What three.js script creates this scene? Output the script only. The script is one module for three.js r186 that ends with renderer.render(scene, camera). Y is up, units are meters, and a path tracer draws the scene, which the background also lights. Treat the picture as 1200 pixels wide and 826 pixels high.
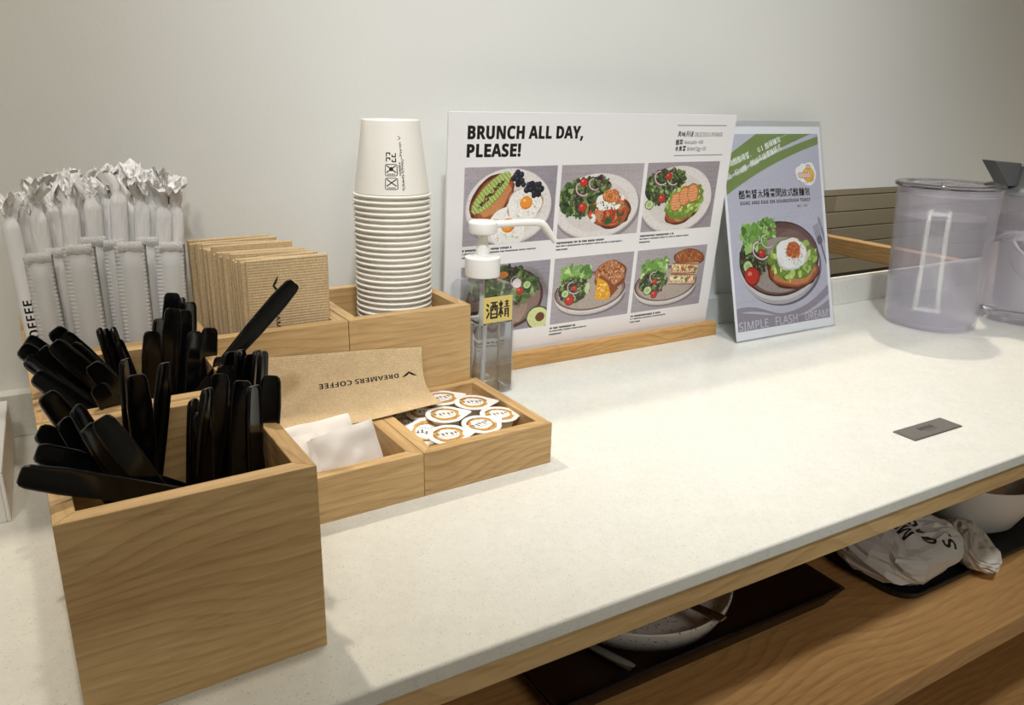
import * as THREE from 'three';
import { RoundedBoxGeometry } from 'three/addons/geometries/RoundedBoxGeometry.js';
import { mergeGeometries, mergeVertices } from 'three/addons/utils/BufferGeometryUtils.js';
import { RectAreaLightUniformsLib } from 'three/addons/lights/RectAreaLightUniformsLib.js';

// ───────────────────────── camera, light, exposure ─────────────────────────
const Y0 = 0.9;                                   // height of the counter top above the floor
const scene = new THREE.Scene();
const camera = new THREE.PerspectiveCamera(2 * Math.atan(413 / 916.7) * 180 / Math.PI, 1200 / 826, 0.02, 30);
camera.position.set(0, Y0 + 0.33, 0);
camera.rotation.order = 'YXZ';
camera.rotation.set(-0.315, -0.5327, 0.0244);
const renderer = new THREE.WebGLRenderer();
renderer.toneMapping = THREE.LinearToneMapping;
renderer.toneMappingExposure = 1.0;
renderer.shadowMap.enabled = true;
RectAreaLightUniformsLib.init();
scene.background = new THREE.Color(0x000000);

// ceiling lamps: [x, z, candela, colour, aim x, aim y above counter, aim z, half angle, penumbra, lamp radius]
const CEIL = 2.72;
const LAMPS = [
  [-0.05, -1.36, 4.6, 0xfff1e0, 0.25, 0, -0.55, 0.85, 0.8, 1.5, 'recessed ceiling downlight beyond the low partition wall'],
  [1.75, -1.20, 7.5, 0xfff1e0, 1.75, 0, -1.3, 0.9, 1.0, 2.0, 'added unseen downlight brightening the space beyond the wall opening'],  // added fill lamp, lifts the dark tiles behind the opening
  [-0.02, 0.30, 12.8, 0xf4f8ff, 0.80, 0.14, -0.87, 0.40, 1.0, 4.0, 'recessed ceiling downlight aimed at the menu board wall'],
  [0.22, -0.50, 2.0, 0xfff5e8, 0.22, 0, -0.62, 0.75, 1.0, 2.5, 'recessed ceiling downlight above the wooden organiser boxes'],
  [-0.42, 0.10, 3.6, 0xfff8f0, -0.02, 0.38, -0.87, 0.34, 1.0, 6.0, 'added unseen downlight brightening the wall above the straws'],  // invented wall-wash lamp, there only to brighten the left wall
];
const PANELS = [
  [0.05, 1.9, 0.9, 7.4, 0xfffaf2, 'square ceiling light panel behind the photographer'],
  [2.6, -0.2, 0.55, 2.5, 0xfffaf2, 'square ceiling light panel over the far end of the counter'],
];

// ───────────────────────── helpers ─────────────────────────
let seed = 12345;
const rnd = () => { seed = (seed * 1664525 + 1013904223) >>> 0; return seed / 4294967296; };
const rr = (a, b) => a + (b - a) * rnd();
const taken = {};
function numbered(n) { if (taken[n] === undefined) { taken[n] = 0; return n; } taken[n]++; return n + '_' + String(taken[n]).padStart(3, '0'); }
function shadow(o) { o.traverse(c => { if (c.isMesh) { c.castShadow = true; c.receiveShadow = true; } }); return o; }
function tag(o, label, category, group, kind) {
  if (label) o.userData.label = label; if (category) o.userData.category = category;
  if (group) o.userData.group = group; if (kind) o.userData.kind = kind; return o;
}
function thing(name, label, category, p = [0, 0, 0], turn = 0, group) {
  const o = new THREE.Group(); o.name = numbered(name); o.position.set(...p); o.rotation.y = turn; scene.add(o);
  return tag(o, label, category, group);
}
function part(name, geo, m, parent, label) { const o = new THREE.Mesh(geo, m); o.name = name; parent.add(o); if (label) o.userData.label = label; return o; }
function solo(name, geo, m, label, category, p = [0, 0, 0], turn = 0, group) {
  const o = new THREE.Mesh(geo, m); o.name = numbered(name); o.position.set(...p); o.rotation.y = turn; scene.add(o); return tag(o, label, category, group);
}
function struct(name, geo, m, label) { const o = new THREE.Mesh(geo, m); o.name = numbered(name); scene.add(o); return tag(o, label, name.split('_')[0], null, 'structure'); }
const V = (x, y, z) => new THREE.Vector3(x, y, z);
// value noise, periodic
function noiser(n, sd) {
  const a = new Float32Array(n * n); let s = sd >>> 0;
  for (let i = 0; i < n * n; i++) { s = (s * 1664525 + 1013904223) >>> 0; a[i] = s / 4294967296; }
  return (x, y, px = n, py = n) => {
    const xi = Math.floor(x), yi = Math.floor(y); let fx = x - xi, fy = y - yi; fx = fx * fx * (3 - 2 * fx); fy = fy * fy * (3 - 2 * fy);
    const g = (i, j) => a[(((j % py) + py) % py % n) * n + (((i % px) + px) % px % n)];
    return (g(xi, yi) * (1 - fx) + g(xi + 1, yi) * fx) * (1 - fy) + (g(xi, yi + 1) * (1 - fx) + g(xi + 1, yi + 1) * fx) * fy;
  };
}
const nA = noiser(64, 7), nB = noiser(64, 99);
function dataTex(w, h, f, srgb = true) {
  const d = new Uint8Array(w * h * 4);
  for (let y = 0; y < h; y++) for (let x = 0; x < w; x++) {
    const c = f(x / w, y / h), i = (y * w + x) * 4;
    d[i] = Math.max(0, Math.min(255, c[0])); d[i + 1] = Math.max(0, Math.min(255, c[1])); d[i + 2] = Math.max(0, Math.min(255, c[2])); d[i + 3] = 255;
  }
  const t = new THREE.DataTexture(d, w, h, THREE.RGBAFormat); t.wrapS = t.wrapT = THREE.RepeatWrapping; t.magFilter = THREE.LinearFilter; t.minFilter = THREE.LinearFilter;
  if (srgb) t.colorSpace = THREE.SRGBColorSpace; t.needsUpdate = true; return t;
}
function canvasTex(w, h, draw) {
  const c = document.createElement('canvas'); c.width = w; c.height = h; const g = c.getContext('2d'); draw(g, w, h);
  const t = new THREE.CanvasTexture(c); t.colorSpace = THREE.SRGBColorSpace; return t;
}
// planar uv in metres by dominant normal; grain axis (0 x, 1 y, 2 z) runs along u
function grain(geo, axis, scale, ou = 0, ov = 0) {
  const g = geo.index ? geo.toNonIndexed() : geo; const p = g.attributes.position, uv = new Float32Array(p.count * 2);
  const a = V(), b = V(), c = V();
  for (let i = 0; i < p.count; i += 3) {
    a.fromBufferAttribute(p, i); b.fromBufferAttribute(p, i + 1); c.fromBufferAttribute(p, i + 2);
    const n = b.clone().sub(a).cross(c.clone().sub(a)); const m = [Math.abs(n.x), Math.abs(n.y), Math.abs(n.z)];
    const d = m[0] > m[1] && m[0] > m[2] ? 0 : m[1] > m[2] ? 1 : 2;
    const ua = d === axis ? (axis + 1) % 3 : axis, va = 3 - d - ua;
    [a, b, c].forEach((q, k) => { uv[(i + k) * 2] = q.getComponent(ua) / scale + ou; uv[(i + k) * 2 + 1] = q.getComponent(va) / scale + ov; });
  }
  g.setAttribute('uv', new THREE.BufferAttribute(uv, 2)); return g;
}
const box = (w, h, d, x = 0, y = 0, z = 0) => new THREE.BoxGeometry(w, h, d).translate(x, y, z);
const rbox = (w, h, d, r, x = 0, y = 0, z = 0, s = 2) => new RoundedBoxGeometry(w, h, d, s, r).translate(x, y, z);
const lathe = (pts, n = 48) => new THREE.LatheGeometry(pts.map(p => new THREE.Vector2(p[0], p[1])), n);
// loft of closed rings (arrays of Vector3), with caps
function loft(rings, capA = true, capB = true) {
  const n = rings[0].length, pos = [], uv = [], idx = [];
  rings.forEach((r, j) => { for (let i = 0; i <= n; i++) { const q = r[i % n]; pos.push(q.x, q.y, q.z); uv.push(i / n, j / (rings.length - 1)); } });
  for (let j = 0; j < rings.length - 1; j++) for (let i = 0; i < n; i++) { const a = j * (n + 1) + i, b = a + 1, c = a + n + 1, d = c + 1; idx.push(a, b, d, a, d, c); }
  const cap = (r, flip) => {
    const c = V(); r.forEach(q => c.add(q)); c.divideScalar(n); const k = pos.length / 3; pos.push(c.x, c.y, c.z); uv.push(.5, .5);
    r.forEach(q => { pos.push(q.x, q.y, q.z); uv.push(.5, .5); });
    for (let i = 0; i < n; i++) { const a = k + 1 + i, b = k + 1 + (i + 1) % n; flip ? idx.push(k, b, a) : idx.push(k, a, b); }
  };
  if (capA) cap(rings[0], true); if (capB) cap(rings[rings.length - 1], false);
  const g = new THREE.BufferGeometry(); g.setAttribute('position', new THREE.Float32BufferAttribute(pos, 3)); g.setAttribute('uv', new THREE.Float32BufferAttribute(uv, 2)); g.setIndex(idx); g.computeVertexNormals(); return g;
}
// a thickened sheet from a function (s, t in 0..1) -> Vector3
function sheet(f, nu, nv, thick) {
  const P = (s, t) => f(s, t), pos = [], uv = [], idx = [];
  const N = (s, t) => { const e = .004, a = P(Math.min(1, s + e), t).sub(P(Math.max(0, s - e), t)), b = P(s, Math.min(1, t + e)).sub(P(s, Math.max(0, t - e))); return a.cross(b).normalize(); };
  for (const side of [0, 1]) for (let j = 0; j <= nv; j++) for (let i = 0; i <= nu; i++) {
    const s = i / nu, t = j / nv, q = P(s, t); if (side) q.addScaledVector(N(s, t), -thick); pos.push(q.x, q.y, q.z); uv.push(s, t);
  }
  const W = nu + 1, M = W * (nv + 1);
  for (let j = 0; j < nv; j++) for (let i = 0; i < nu; i++) { const a = j * W + i; idx.push(a, a + 1, a + W + 1, a, a + W + 1, a + W); idx.push(M + a, M + a + W + 1, M + a + 1, M + a, M + a + W, M + a + W + 1); }
  const edge = (a, b) => idx.push(a, M + a, M + b, a, M + b, b);
  for (let i = 0; i < nu; i++) { edge(i, i + 1); edge(nv * W + i + 1, nv * W + i); }
  for (let j = 0; j < nv; j++) { edge((j + 1) * W, j * W); edge(j * W + nu, (j + 1) * W + nu); }
  const g = new THREE.BufferGeometry(); g.setAttribute('position', new THREE.Float32BufferAttribute(pos, 3)); g.setAttribute('uv', new THREE.Float32BufferAttribute(uv, 2)); g.setIndex(idx); g.computeVertexNormals(); return g;
}

// ───────────────────────── materials ─────────────────────────
const S = (o) => new THREE.MeshStandardMaterial(o), Ph = (o) => new THREE.MeshPhysicalMaterial(o);
function woodTex(sd, light, dark, lines) {
  const n1 = noiser(64, sd), n2 = noiser(256, sd + 5);
  return dataTex(1024, 1024, (u, v) => {
    const warp = n1(u * 3, v * 7, 3, 7) * 1.5 + n1(u * 6, v * 14, 6, 14) * .45;
    const ring = v * 40 + warp * 2.6, fr = ring - Math.floor(ring);
    const late = Math.pow(fr, 3.5) * (1 - Math.pow(fr, 30));
    const fine = n2(u * 14, v * 190, 14, 190) * .6 + n2(u * 30, v * 250, 30, 250) * .4;
    const pore = n2(u * 26, v * 240, 26, 240) > .84 ? 1 : 0;
    const tone = n1(u * 2, v * 9, 2, 9), broad = n1(u * 3 + .5, v * 3, 3, 3);
    const k = Math.min(1, late * lines * (.35 + broad) + (fine - .5) * .42 + (tone - .5) * .4 + pore * .12 + .2);
    return [0, 1, 2].map(i => light[i] + (dark[i] - light[i]) * k);
  });
}
const oakTex = woodTex(11, [214, 181, 128], [158, 120, 72], .5);
const shelfTex = woodTex(71, [204, 158, 100], [150, 106, 58], .45);
const M = {};
M.oak = S({ map: oakTex, roughness: .55 }); M.oak.name = 'oak';
M.shelf = S({ map: shelfTex, roughness: .4 });
M.baseWood = S({ map: oakTex, color: 0xfff0d4, roughness: .5 });
M.wall = S({ color: 0xe4e4dd, roughness: .62, bumpMap: dataTex(512, 512, (u, v) => { const k = (nA(u * 64, v * 64) * .5 + nB(u * 128, v * 128) * .5) * 255; return [k, k, k]; }, false), bumpScale: .00008 });
M.wall.bumpMap.repeat.set(3, 3);
M.counter = Ph({
  map: dataTex(1024, 1024, (u, v) => {
    const n = nA(u * 64, v * 64) * 5 + nB(u * 16, v * 16) * 4; const sp = noiseSpeck(u, v); const b = 224 + n - sp;
    return [b - 1, b - 1, b - 11];
  }), roughness: .2, specularIntensity: .9
});
function noiseSpeck(u, v) {
  const x = Math.floor(u * 340), y = Math.floor(v * 340); let h = (x * 374761393 + y * 668265263) >>> 0; h = Math.imul(h ^ (h >>> 13), 1274126177) >>> 0; const r = (h ^ (h >>> 16)) >>> 0;
  const q = (r % 1000) / 1000; return q > .988 ? 26 : q > .95 ? 9 : q < .04 ? -7 : 0;
}
M.black = Ph({ color: 0x0b0b0c, roughness: .17, specularIntensity: 1 });
M.paper = Ph({ color: 0xfbfaf8, roughness: .85, transmission: .15, thickness: 0, bumpMap: dataTex(256, 256, (u, v) => { const k = nA(u * 32, v * 32) * 255; return [k, k, k]; }, false), bumpScale: .0006 });
M.cup = S({ color: 0xf3efe4, roughness: .5 });
M.kraftTex = dataTex(512, 512, (u, v) => { const n = nA(u * 64, v * 64) * 16 + nB(u * 128, v * 128) * 14 + nB(u * 8, v * 8) * 8; return [186 + n, 161 + n, 122 + n * .9]; });
M.emboss = dataTex(256, 256, (u, v) => { const k = 128 + 60 * Math.sin(u * Math.PI * 2 * 32) * .5 + 110 * Math.sin(v * Math.PI * 2 * 42); return [k, k, k]; }, false);
M.kraft = S({ map: M.kraftTex, roughness: .95, bumpMap: M.emboss, bumpScale: .00025 });
M.white = S({ color: 0xefefec, roughness: .4 });
M.pump = S({ color: 0xf2f0ea, roughness: .42 });
M.clear = Ph({ color: 0xfafbfc, roughness: .03, transmission: 1, thickness: 0, ior: 1.47 });
M.acrylic = Ph({ color: 0xfbfcfd, roughness: .02, transmission: 1, thickness: 0, ior: 1.45 });
M.liquid = Ph({ color: 0xffffff, roughness: 0, transmission: 1, thickness: .05, ior: 1.34 });
M.jug = Ph({ color: 0xf9f8fd, roughness: .22, transmission: .9, thickness: 0, ior: 1.45 });
M.jugClear = Ph({ color: 0xf4f2fa, roughness: .05, transmission: 1, thickness: .004, ior: 1.5 });
M.jugHandle = Ph({ color: 0xffffff, roughness: .05, transmission: .82, thickness: 0, ior: 1.6 });
M.waterThin = Ph({ color: 0xfafbfc, roughness: .02, transmission: 1, thickness: 0, ior: 1.33 });
M.lidGrey = S({ color: 0x5f6263, roughness: .45 });
M.metal = S({ color: 0xb9bcc0, metalness: 1, roughness: .25 });
M.darkTray = S({ color: 0x2a1a10, roughness: .42 });
M.blackTray = S({ color: 0x1b1c1e, roughness: .5 });
M.tile = [0xaaa493, 0xa39d8b, 0xb0aa99, 0x9c9686].map(c => S({ color: c, roughness: .6 }));
M.grout = S({ color: 0x6e685c, roughness: .9 });
M.ceiling = S({ color: 0xdedbd2, roughness: .9 });
M.floor = S({ color: 0xa9a49a, roughness: .55 });
M.roomWall = S({ color: 0xdcd8ce, roughness: .85 });

// ───────────────────────── lamps ─────────────────────────
for (const [x, z, cd, col, ax, ay, az, ang, pen, rad, label] of LAMPS) {
  const t = thing('ceiling_downlight', label, 'ceiling light', [x, CEIL, z], 0, null);
  part('trim_ring', lathe([[.046, -.001], [.06, -.001], [.062, -.006], [.05, -.012], [.046, -.008], [.046, -.001]], 40), M.white, t);
  part('lamp_lens', new THREE.CylinderGeometry(.045, .045, .004, 40).translate(0, -.005, 0), S({ color: 0xffffff, emissive: new THREE.Color(col), emissiveIntensity: 6 }), t, 'glowing round lens');
  const l = new THREE.SpotLight(col, cd, 0, ang, pen, 2); l.position.set(x, CEIL - .03, z); l.target.position.set(ax, Y0 + ay, az); l.castShadow = true; l.shadow.radius = rad; l.shadow.mapSize.set(2048, 2048); l.shadow.bias = -.0004;
  scene.add(l, l.target);
}
for (const [x, z, w, L, col, label] of PANELS) {
  const t = thing('ceiling_light_panel', label, 'ceiling light', [x, CEIL, z]);
  part('panel_frame', mergeGeometries([box(w + .04, .012, .02, 0, -.006, w / 2 + .01), box(w + .04, .012, .02, 0, -.006, -w / 2 - .01), box(.02, .012, w, w / 2 + .01, -.006, 0), box(.02, .012, w, -w / 2 - .01, -.006, 0)]), M.white, t);
  part('diffuser_panel_light', box(w, .004, w, 0, -.006, 0), S({ color: 0xffffff, emissive: new THREE.Color(col), emissiveIntensity: .6 }), t, 'glowing white diffuser');
  const l = new THREE.RectAreaLight(col, L, w, w); l.position.set(x, CEIL - .012, z); l.lookAt(x, 0, z); scene.add(l);
}

// ───────────────────────── the room ─────────────────────────
struct('floor', box(7.2, .06, 6.2, .8, -.03, .5), M.floor, 'grey floor below the counter');
struct('ceiling', box(7.2, .06, 6.2, .8, CEIL + .03, .5), M.ceiling, 'pale ceiling of the café');
struct('wall_left', box(.08, CEIL, 6.2, -2.76, CEIL / 2, .5), M.roomWall, 'plain wall at the left end of the room');
struct('wall_right', box(.08, CEIL, 6.2, 4.36, CEIL / 2, .5), M.roomWall, 'plain wall at the right end of the room');
struct('wall_front', box(7.2, CEIL, .08, .8, CEIL / 2, 3.56), M.roomWall, 'plain wall behind the photographer');
// low partition behind the counter with an opening beside the sign
const zW = -.87;
{
  const s = new THREE.Shape(); s.moveTo(-2.72, 0); s.lineTo(4.32, 0); s.lineTo(4.32, Y0 + .565); s.lineTo(-2.72, Y0 + .565); s.closePath();
  const h = new THREE.Path(); h.moveTo(1.0, Y0 + .02); h.lineTo(1.0, Y0 + .197); h.lineTo(2.9, Y0 + .197); h.lineTo(2.9, Y0 + .02); h.closePath(); s.holes.push(h);
  const g = grain(new THREE.ExtrudeGeometry(s, { depth: .08, bevelEnabled: false }).translate(0, 0, zW - .08), 0, .6);
  struct('wall_back', g, M.wall, 'pale grey painted partition wall behind the counter');
}
// rear wall beyond the partition: painted above, plank tiles below
{
  const w = struct('wall_rear', mergeGeometries([box(7.2, CEIL, .08, .8, CEIL / 2, -1.56 - .02)]), M.wall, 'painted wall with grey plank tiles seen through the opening');
  w.material = M.grout;
  const h = .0475; let k = 0;
  for (let r = 0; r < 9; r++) for (let c = 0; c < 5; c++) {
    const y = Y0 - .16 + r * h, L = .62, x = 1.05 + c * L + (r % 2) * .31 - .3;
    part(k ? 'tile_plank_' + String(k).padStart(3, '0') : 'tile_plank', rbox(L - .002, h - .0025, .012, .0015, x + L / 2, y + h / 2, -1.534, 1), M.tile[(r * 7 + c * 3) % 4], w); k++;
  }
  // painted plaster above and beside the tiles
  part('plaster_panel', mergeGeometries([box(7.2, CEIL - Y0 - .2675, .012, .8, (CEIL + Y0 + .2675) / 2, -1.534)]), M.wall, w, 'painted upper wall');
}
{ // wooden rail seen through the opening, running out from the tiled wall
  const t = thing('wooden_rail', 'light wooden rail seen through the wall opening against grey planks', 'rail', [1.905, Y0 - .045, -1.27]);
  part('rail_bar', grain(rbox(.034, .046, .50, .003), 2, .4), M.oak, t);
  part('wall_plate', rbox(.07, .08, .008, .002, 0, 0, -.253), M.metal, t);
}

// ───────────────────────── counter ─────────────────────────
{
  const t = thing('service_counter', 'long white stone counter with wooden front rail and open shelf below', 'counter', [0, 0, 0]);
  const x0 = -1.3, x1 = 2.6, w = x1 - x0, cx = (x0 + x1) / 2, zf = -.3594;
  part('countertop', grain(rbox(w, .0135, zf - zW, .0025, cx, Y0 - .00675, (zf + zW) / 2, 3), 0, .3), M.counter, t, 'white speckled stone slab');
  part('upstand', grain(rbox(w, .0445, .0165, .0012, cx, Y0 + .0445 / 2, zW + .0165 / 2), 0, .3), M.counter, t, 'low white upstand along the wall');
  part('front_rail', grain(rbox(w, .019, .03, .0012, cx, Y0 - .0135 - .0095, zf - .017), 0, .42, .1, .3), M.oak, t, 'wooden rail under the slab edge');
  part('under_board', grain(box(w, .012, zf - zW - .04, cx, Y0 - .0135 - .006, (zf + zW) / 2 - .018), 0, .42), M.shelf, t);
  part('shelf_board', grain(rbox(w, .030, .49, .003, cx, Y0 - .225 - .015, -.36 - .245), 0, .5, .37, .13), M.shelf, t, 'warm brown wooden shelf');
  part('lower_shelf', grain(rbox(w, .030, .49, .003, cx, Y0 - .47 - .015, -.36 - .245), 0, .5, .6, .5), M.shelf, t);
  part('back_panel', grain(box(w, Y0 - .03, .012, cx, (Y0 - .03) / 2, zW + .012), 0, .5), M.shelf, t);
  for (const x of [x0 + .015, x1 - .015]) part('end_panel', grain(box(.03, Y0 - .0135, .48, x, (Y0 - .0135) / 2, -.612), 1, .5), M.shelf, t);
}

// ───────────────────────── brush characters (no font has them): strokes on a 0..100 grid ─────────────────────────
const bxs = (a, b, c, d) => [[a, b, c, b, c, d, a, d, a, b]];
const COMP = {
  you: [[0, 5, 100, 5], ...bxs(8, 28, 92, 98), [36, 5, 36, 40, 26, 55], [64, 5, 64, 48, 76, 52], [8, 76, 92, 76]],
  shui: [[10, 8, 75, 25], [0, 38, 62, 54], [10, 98, 85, 62]],
  mi: [[50, 0, 50, 100], [0, 45, 100, 45], [20, 12, 36, 32], [80, 12, 64, 32], [48, 48, 5, 88], [52, 48, 95, 85]],
  qing: [[50, 0, 50, 40], [12, 10, 88, 10], [18, 24, 82, 24], [0, 39, 100, 39], [22, 98, 22, 53, 78, 53, 78, 98, 64, 94], [22, 67, 78, 67], [22, 81, 78, 81]],
  ge: [[40, 0, 5, 35], [35, 12, 80, 12, 30, 55, 0, 62], [25, 22, 60, 45, 100, 62], ...bxs(20, 68, 80, 98)],
  he: [[80, 0, 20, 10], [50, 6, 50, 100], [0, 32, 100, 32], [48, 34, 5, 80], [52, 34, 95, 75]],
  dao: [[20, 10, 20, 70], [80, 0, 80, 95, 55, 88]],
  mu: [[50, 0, 50, 100], [0, 30, 100, 30], [48, 32, 0, 90], [52, 32, 100, 90]],
  pan: [[25, 0, 25, 45, 80, 45], [80, 0, 80, 100], [5, 70, 80, 70], [25, 70, 8, 100]],
  jiang: [[40, 0, 5, 30], [30, 10, 90, 10, 40, 45], [30, 22, 55, 32], [0, 60, 100, 60], [70, 46, 70, 98, 52, 92], [25, 72, 38, 84]],
  da: [[5, 35, 95, 35], [50, 0, 48, 45, 5, 100], [52, 45, 95, 100]],
  fu: [[15, 0, 15, 100], [15, 5, 85, 5, 45, 40, 85, 66, 35, 78]],
  ri: [...bxs(15, 0, 85, 100), [15, 50, 85, 50]],
  wu: [[0, 5, 100, 5], [30, 5, 0, 55], [25, 28, 95, 28, 86, 96, 70, 92], [55, 30, 18, 95], [78, 30, 44, 98]],
  shu: [[5, 5, 95, 5, 80, 25], [50, 5, 50, 48], [50, 25, 82, 25], [25, 22, 22, 40, 0, 56], [22, 42, 60, 52, 100, 52]],
  chong: [...bxs(15, 12, 85, 46), [50, 0, 50, 85], [5, 88, 90, 82], [70, 68, 95, 98]],
  men: [[0, 0, 0, 100], [0, 2, 40, 2, 40, 40, 0, 40], [0, 21, 40, 21], [100, 0, 100, 98, 84, 92], [100, 2, 60, 2, 60, 40, 100, 40], [60, 21, 100, 21]],
  kai: [[10, 10, 90, 10], [0, 50, 100, 50], [35, 10, 30, 60, 8, 100], [70, 10, 70, 100]],
  fang: [[45, 0, 56, 15], [0, 22, 100, 22], [40, 24, 35, 60, 0, 100], [38, 48, 85, 48, 78, 95, 58, 90]],
  pu: [[35, 0, 5, 45], [25, 22, 100, 22], [75, 24, 50, 65, 5, 100], [20, 45, 50, 72, 100, 100]],
  qun: [[45, 0, 15, 25, 80, 22], [65, 10, 90, 28], [35, 34, 10, 55], [60, 34, 90, 52], [40, 52, 10, 76], [30, 62, 80, 62, 40, 90, 5, 100], [30, 70, 60, 88, 100, 100]],
  mai: [[50, 0, 50, 45], [10, 12, 90, 12], [0, 45, 100, 45], [30, 20, 14, 38], [70, 20, 86, 38], [40, 50, 10, 76], [35, 62, 80, 62, 35, 90, 0, 98], [30, 72, 70, 92, 100, 100]],
  mian: [[0, 5, 100, 5], [50, 5, 42, 25], ...bxs(8, 25, 92, 98), [36, 25, 36, 98], [64, 25, 64, 98], [36, 50, 64, 50], [36, 74, 64, 74]],
  ren: [[70, 0, 10, 50], [45, 36, 45, 100]], yu: [...bxs(10, 26, 90, 98), [50, 0, 50, 98], [10, 62, 90, 62]],
  zhong: [[85, 0, 15, 8], [50, 5, 50, 92], [0, 20, 100, 20], ...bxs(15, 34, 85, 66), [15, 50, 85, 50], [8, 80, 92, 80], [0, 96, 100, 96]],
  fen: [[35, 0, 0, 45], [62, 0, 100, 42], [20, 54, 78, 54, 70, 95, 55, 90], [45, 54, 40, 75, 10, 98]],
  mo: [[0, 12, 100, 12], [32, 0, 32, 24], [68, 0, 68, 24], ...bxs(18, 34, 82, 64), [18, 49, 82, 49], [0, 75, 100, 75], [48, 66, 5, 100], [54, 76, 95, 100]],
  si: [[30, 0, 5, 25, 30, 25, 5, 50, 35, 48], [20, 50, 20, 98], [2, 70, 8, 85], [32, 70, 38, 82]],
  ji: [[10, 8, 70, 8, 55, 40, 90, 40, 40, 75, 5, 100], [25, 8, 20, 55, 0, 98], [25, 45, 60, 80, 100, 100]],
};
const CH = {
  酒: [['shui', 0, 4, 30, 98], ['you', 36, 2, 100, 98]], 精: [['mi', 0, 0, 44, 100], ['qing', 50, 0, 100, 100]], 酪: [['you', 0, 2, 44, 98], ['ge', 48, 0, 100, 100]],
  梨: [['he', 5, 0, 55, 50], ['dao', 62, 2, 95, 50], ['mu', 5, 50, 95, 100]], 醬: [['pan', 5, 0, 36, 50], ['jiang', 42, 0, 98, 50], ['you', 18, 55, 82, 100]],
  陽: [['fu', 0, 0, 34, 100], ['ri', 44, 0, 94, 40], ['wu', 38, 46, 100, 100]], 蛋: [['shu', 5, 0, 95, 50], ['chong', 10, 52, 90, 100]], 開: [['men', 2, 0, 98, 100], ['kai', 22, 48, 78, 96]],
  放: [['fang', 0, 0, 48, 100], ['pu', 50, 0, 100, 100]], 酸: [['you', 0, 2, 44, 98], ['qun', 48, 0, 100, 100]], 麵: [['mai', 0, 0, 48, 100], ['mian', 52, 5, 100, 98]],
  油: [['shui', 0, 4, 30, 98], ['yu', 36, 2, 100, 98]], 種: [['he', 0, 0, 42, 100], ['zhong', 46, 0, 100, 100]], 份: [['ren', 0, 0, 34, 100], ['fen', 34, 0, 100, 100]], 模: [['mu', 0, 0, 40, 100], ['mo', 44, 0, 100, 100]],
  味: [['ri', 0, 22, 32, 70], ['mu', 38, 8, 100, 100]], 級: [['si', 0, 0, 38, 100], ['ji', 42, 0, 100, 100]], 早: [['ri', 10, 0, 90, 50], ['mu', 2, 45, 98, 75]], 優: [['ren', 0, 0, 30, 100], ['mian', 34, 0, 100, 50], ['pu', 34, 50, 100, 100]],
};
const RAW = {
  太: [...COMP.da, [45, 78, 60, 96]], 式: [[0, 25, 100, 25], [65, 0, 72, 55, 96, 95, 100, 75], [80, 5, 95, 18], [10, 50, 55, 50], [32, 50, 32, 85], [5, 90, 60, 80]],
  包: [[30, 0, 5, 40], [22, 20, 90, 20, 85, 66, 72, 62], [25, 42, 62, 42, 62, 64, 25, 64], [25, 42, 25, 93, 95, 93, 95, 75]], 一: [[0, 50, 100, 50]], '，': [[20, 75, 30, 95]],
  水: [[50, 0, 50, 95, 36, 88], [8, 32, 38, 32, 8, 80], [88, 18, 56, 45], [54, 45, 96, 88]], 升: [[60, 0, 15, 15], [0, 48, 100, 48], [35, 10, 32, 60, 5, 100], [72, 0, 72, 100]],
  美: [[30, 0, 40, 12], [70, 0, 60, 12], [10, 18, 90, 18], [18, 32, 82, 32], [5, 47, 95, 47], [50, 18, 50, 58], [5, 66, 95, 66], [48, 58, 8, 100], [54, 66, 95, 100]],
  煮: [[15, 10, 80, 10], [45, 0, 45, 26], [0, 26, 100, 26], [80, 5, 10, 50], ...bxs(28, 42, 75, 70), [28, 56, 75, 56], [10, 80, 5, 98], [35, 80, 38, 96], [62, 80, 66, 96], [85, 78, 98, 96]],
  用: [[15, 5, 15, 70, 0, 98], [15, 5, 88, 5, 88, 95, 72, 90], [15, 35, 88, 35], [15, 64, 88, 64], [50, 5, 50, 98]],
};
function glyph(g, ch, x, y, w, h, lw) {
  const st = RAW[ch] ? RAW[ch].map(s => s) : (CH[ch] || []).flatMap(([c, a, b, cc, d]) => COMP[c].map(s => s.map((q, i) => i % 2 ? b + q / 100 * (d - b) : a + q / 100 * (cc - a))));
  g.lineCap = 'butt'; g.lineJoin = 'miter';
  for (const s of st) { g.lineWidth = lw * (Math.abs(s[1] - s[s.length - 1]) < 4 && s.length === 4 ? .72 : 1); g.beginPath(); g.moveTo(x + s[0] * w / 100, y + s[1] * h / 100); for (let i = 2; i < s.length; i += 2) g.lineTo(x + s[i] * w / 100, y + s[i + 1] * h / 100); g.stroke(); }
}

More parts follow.
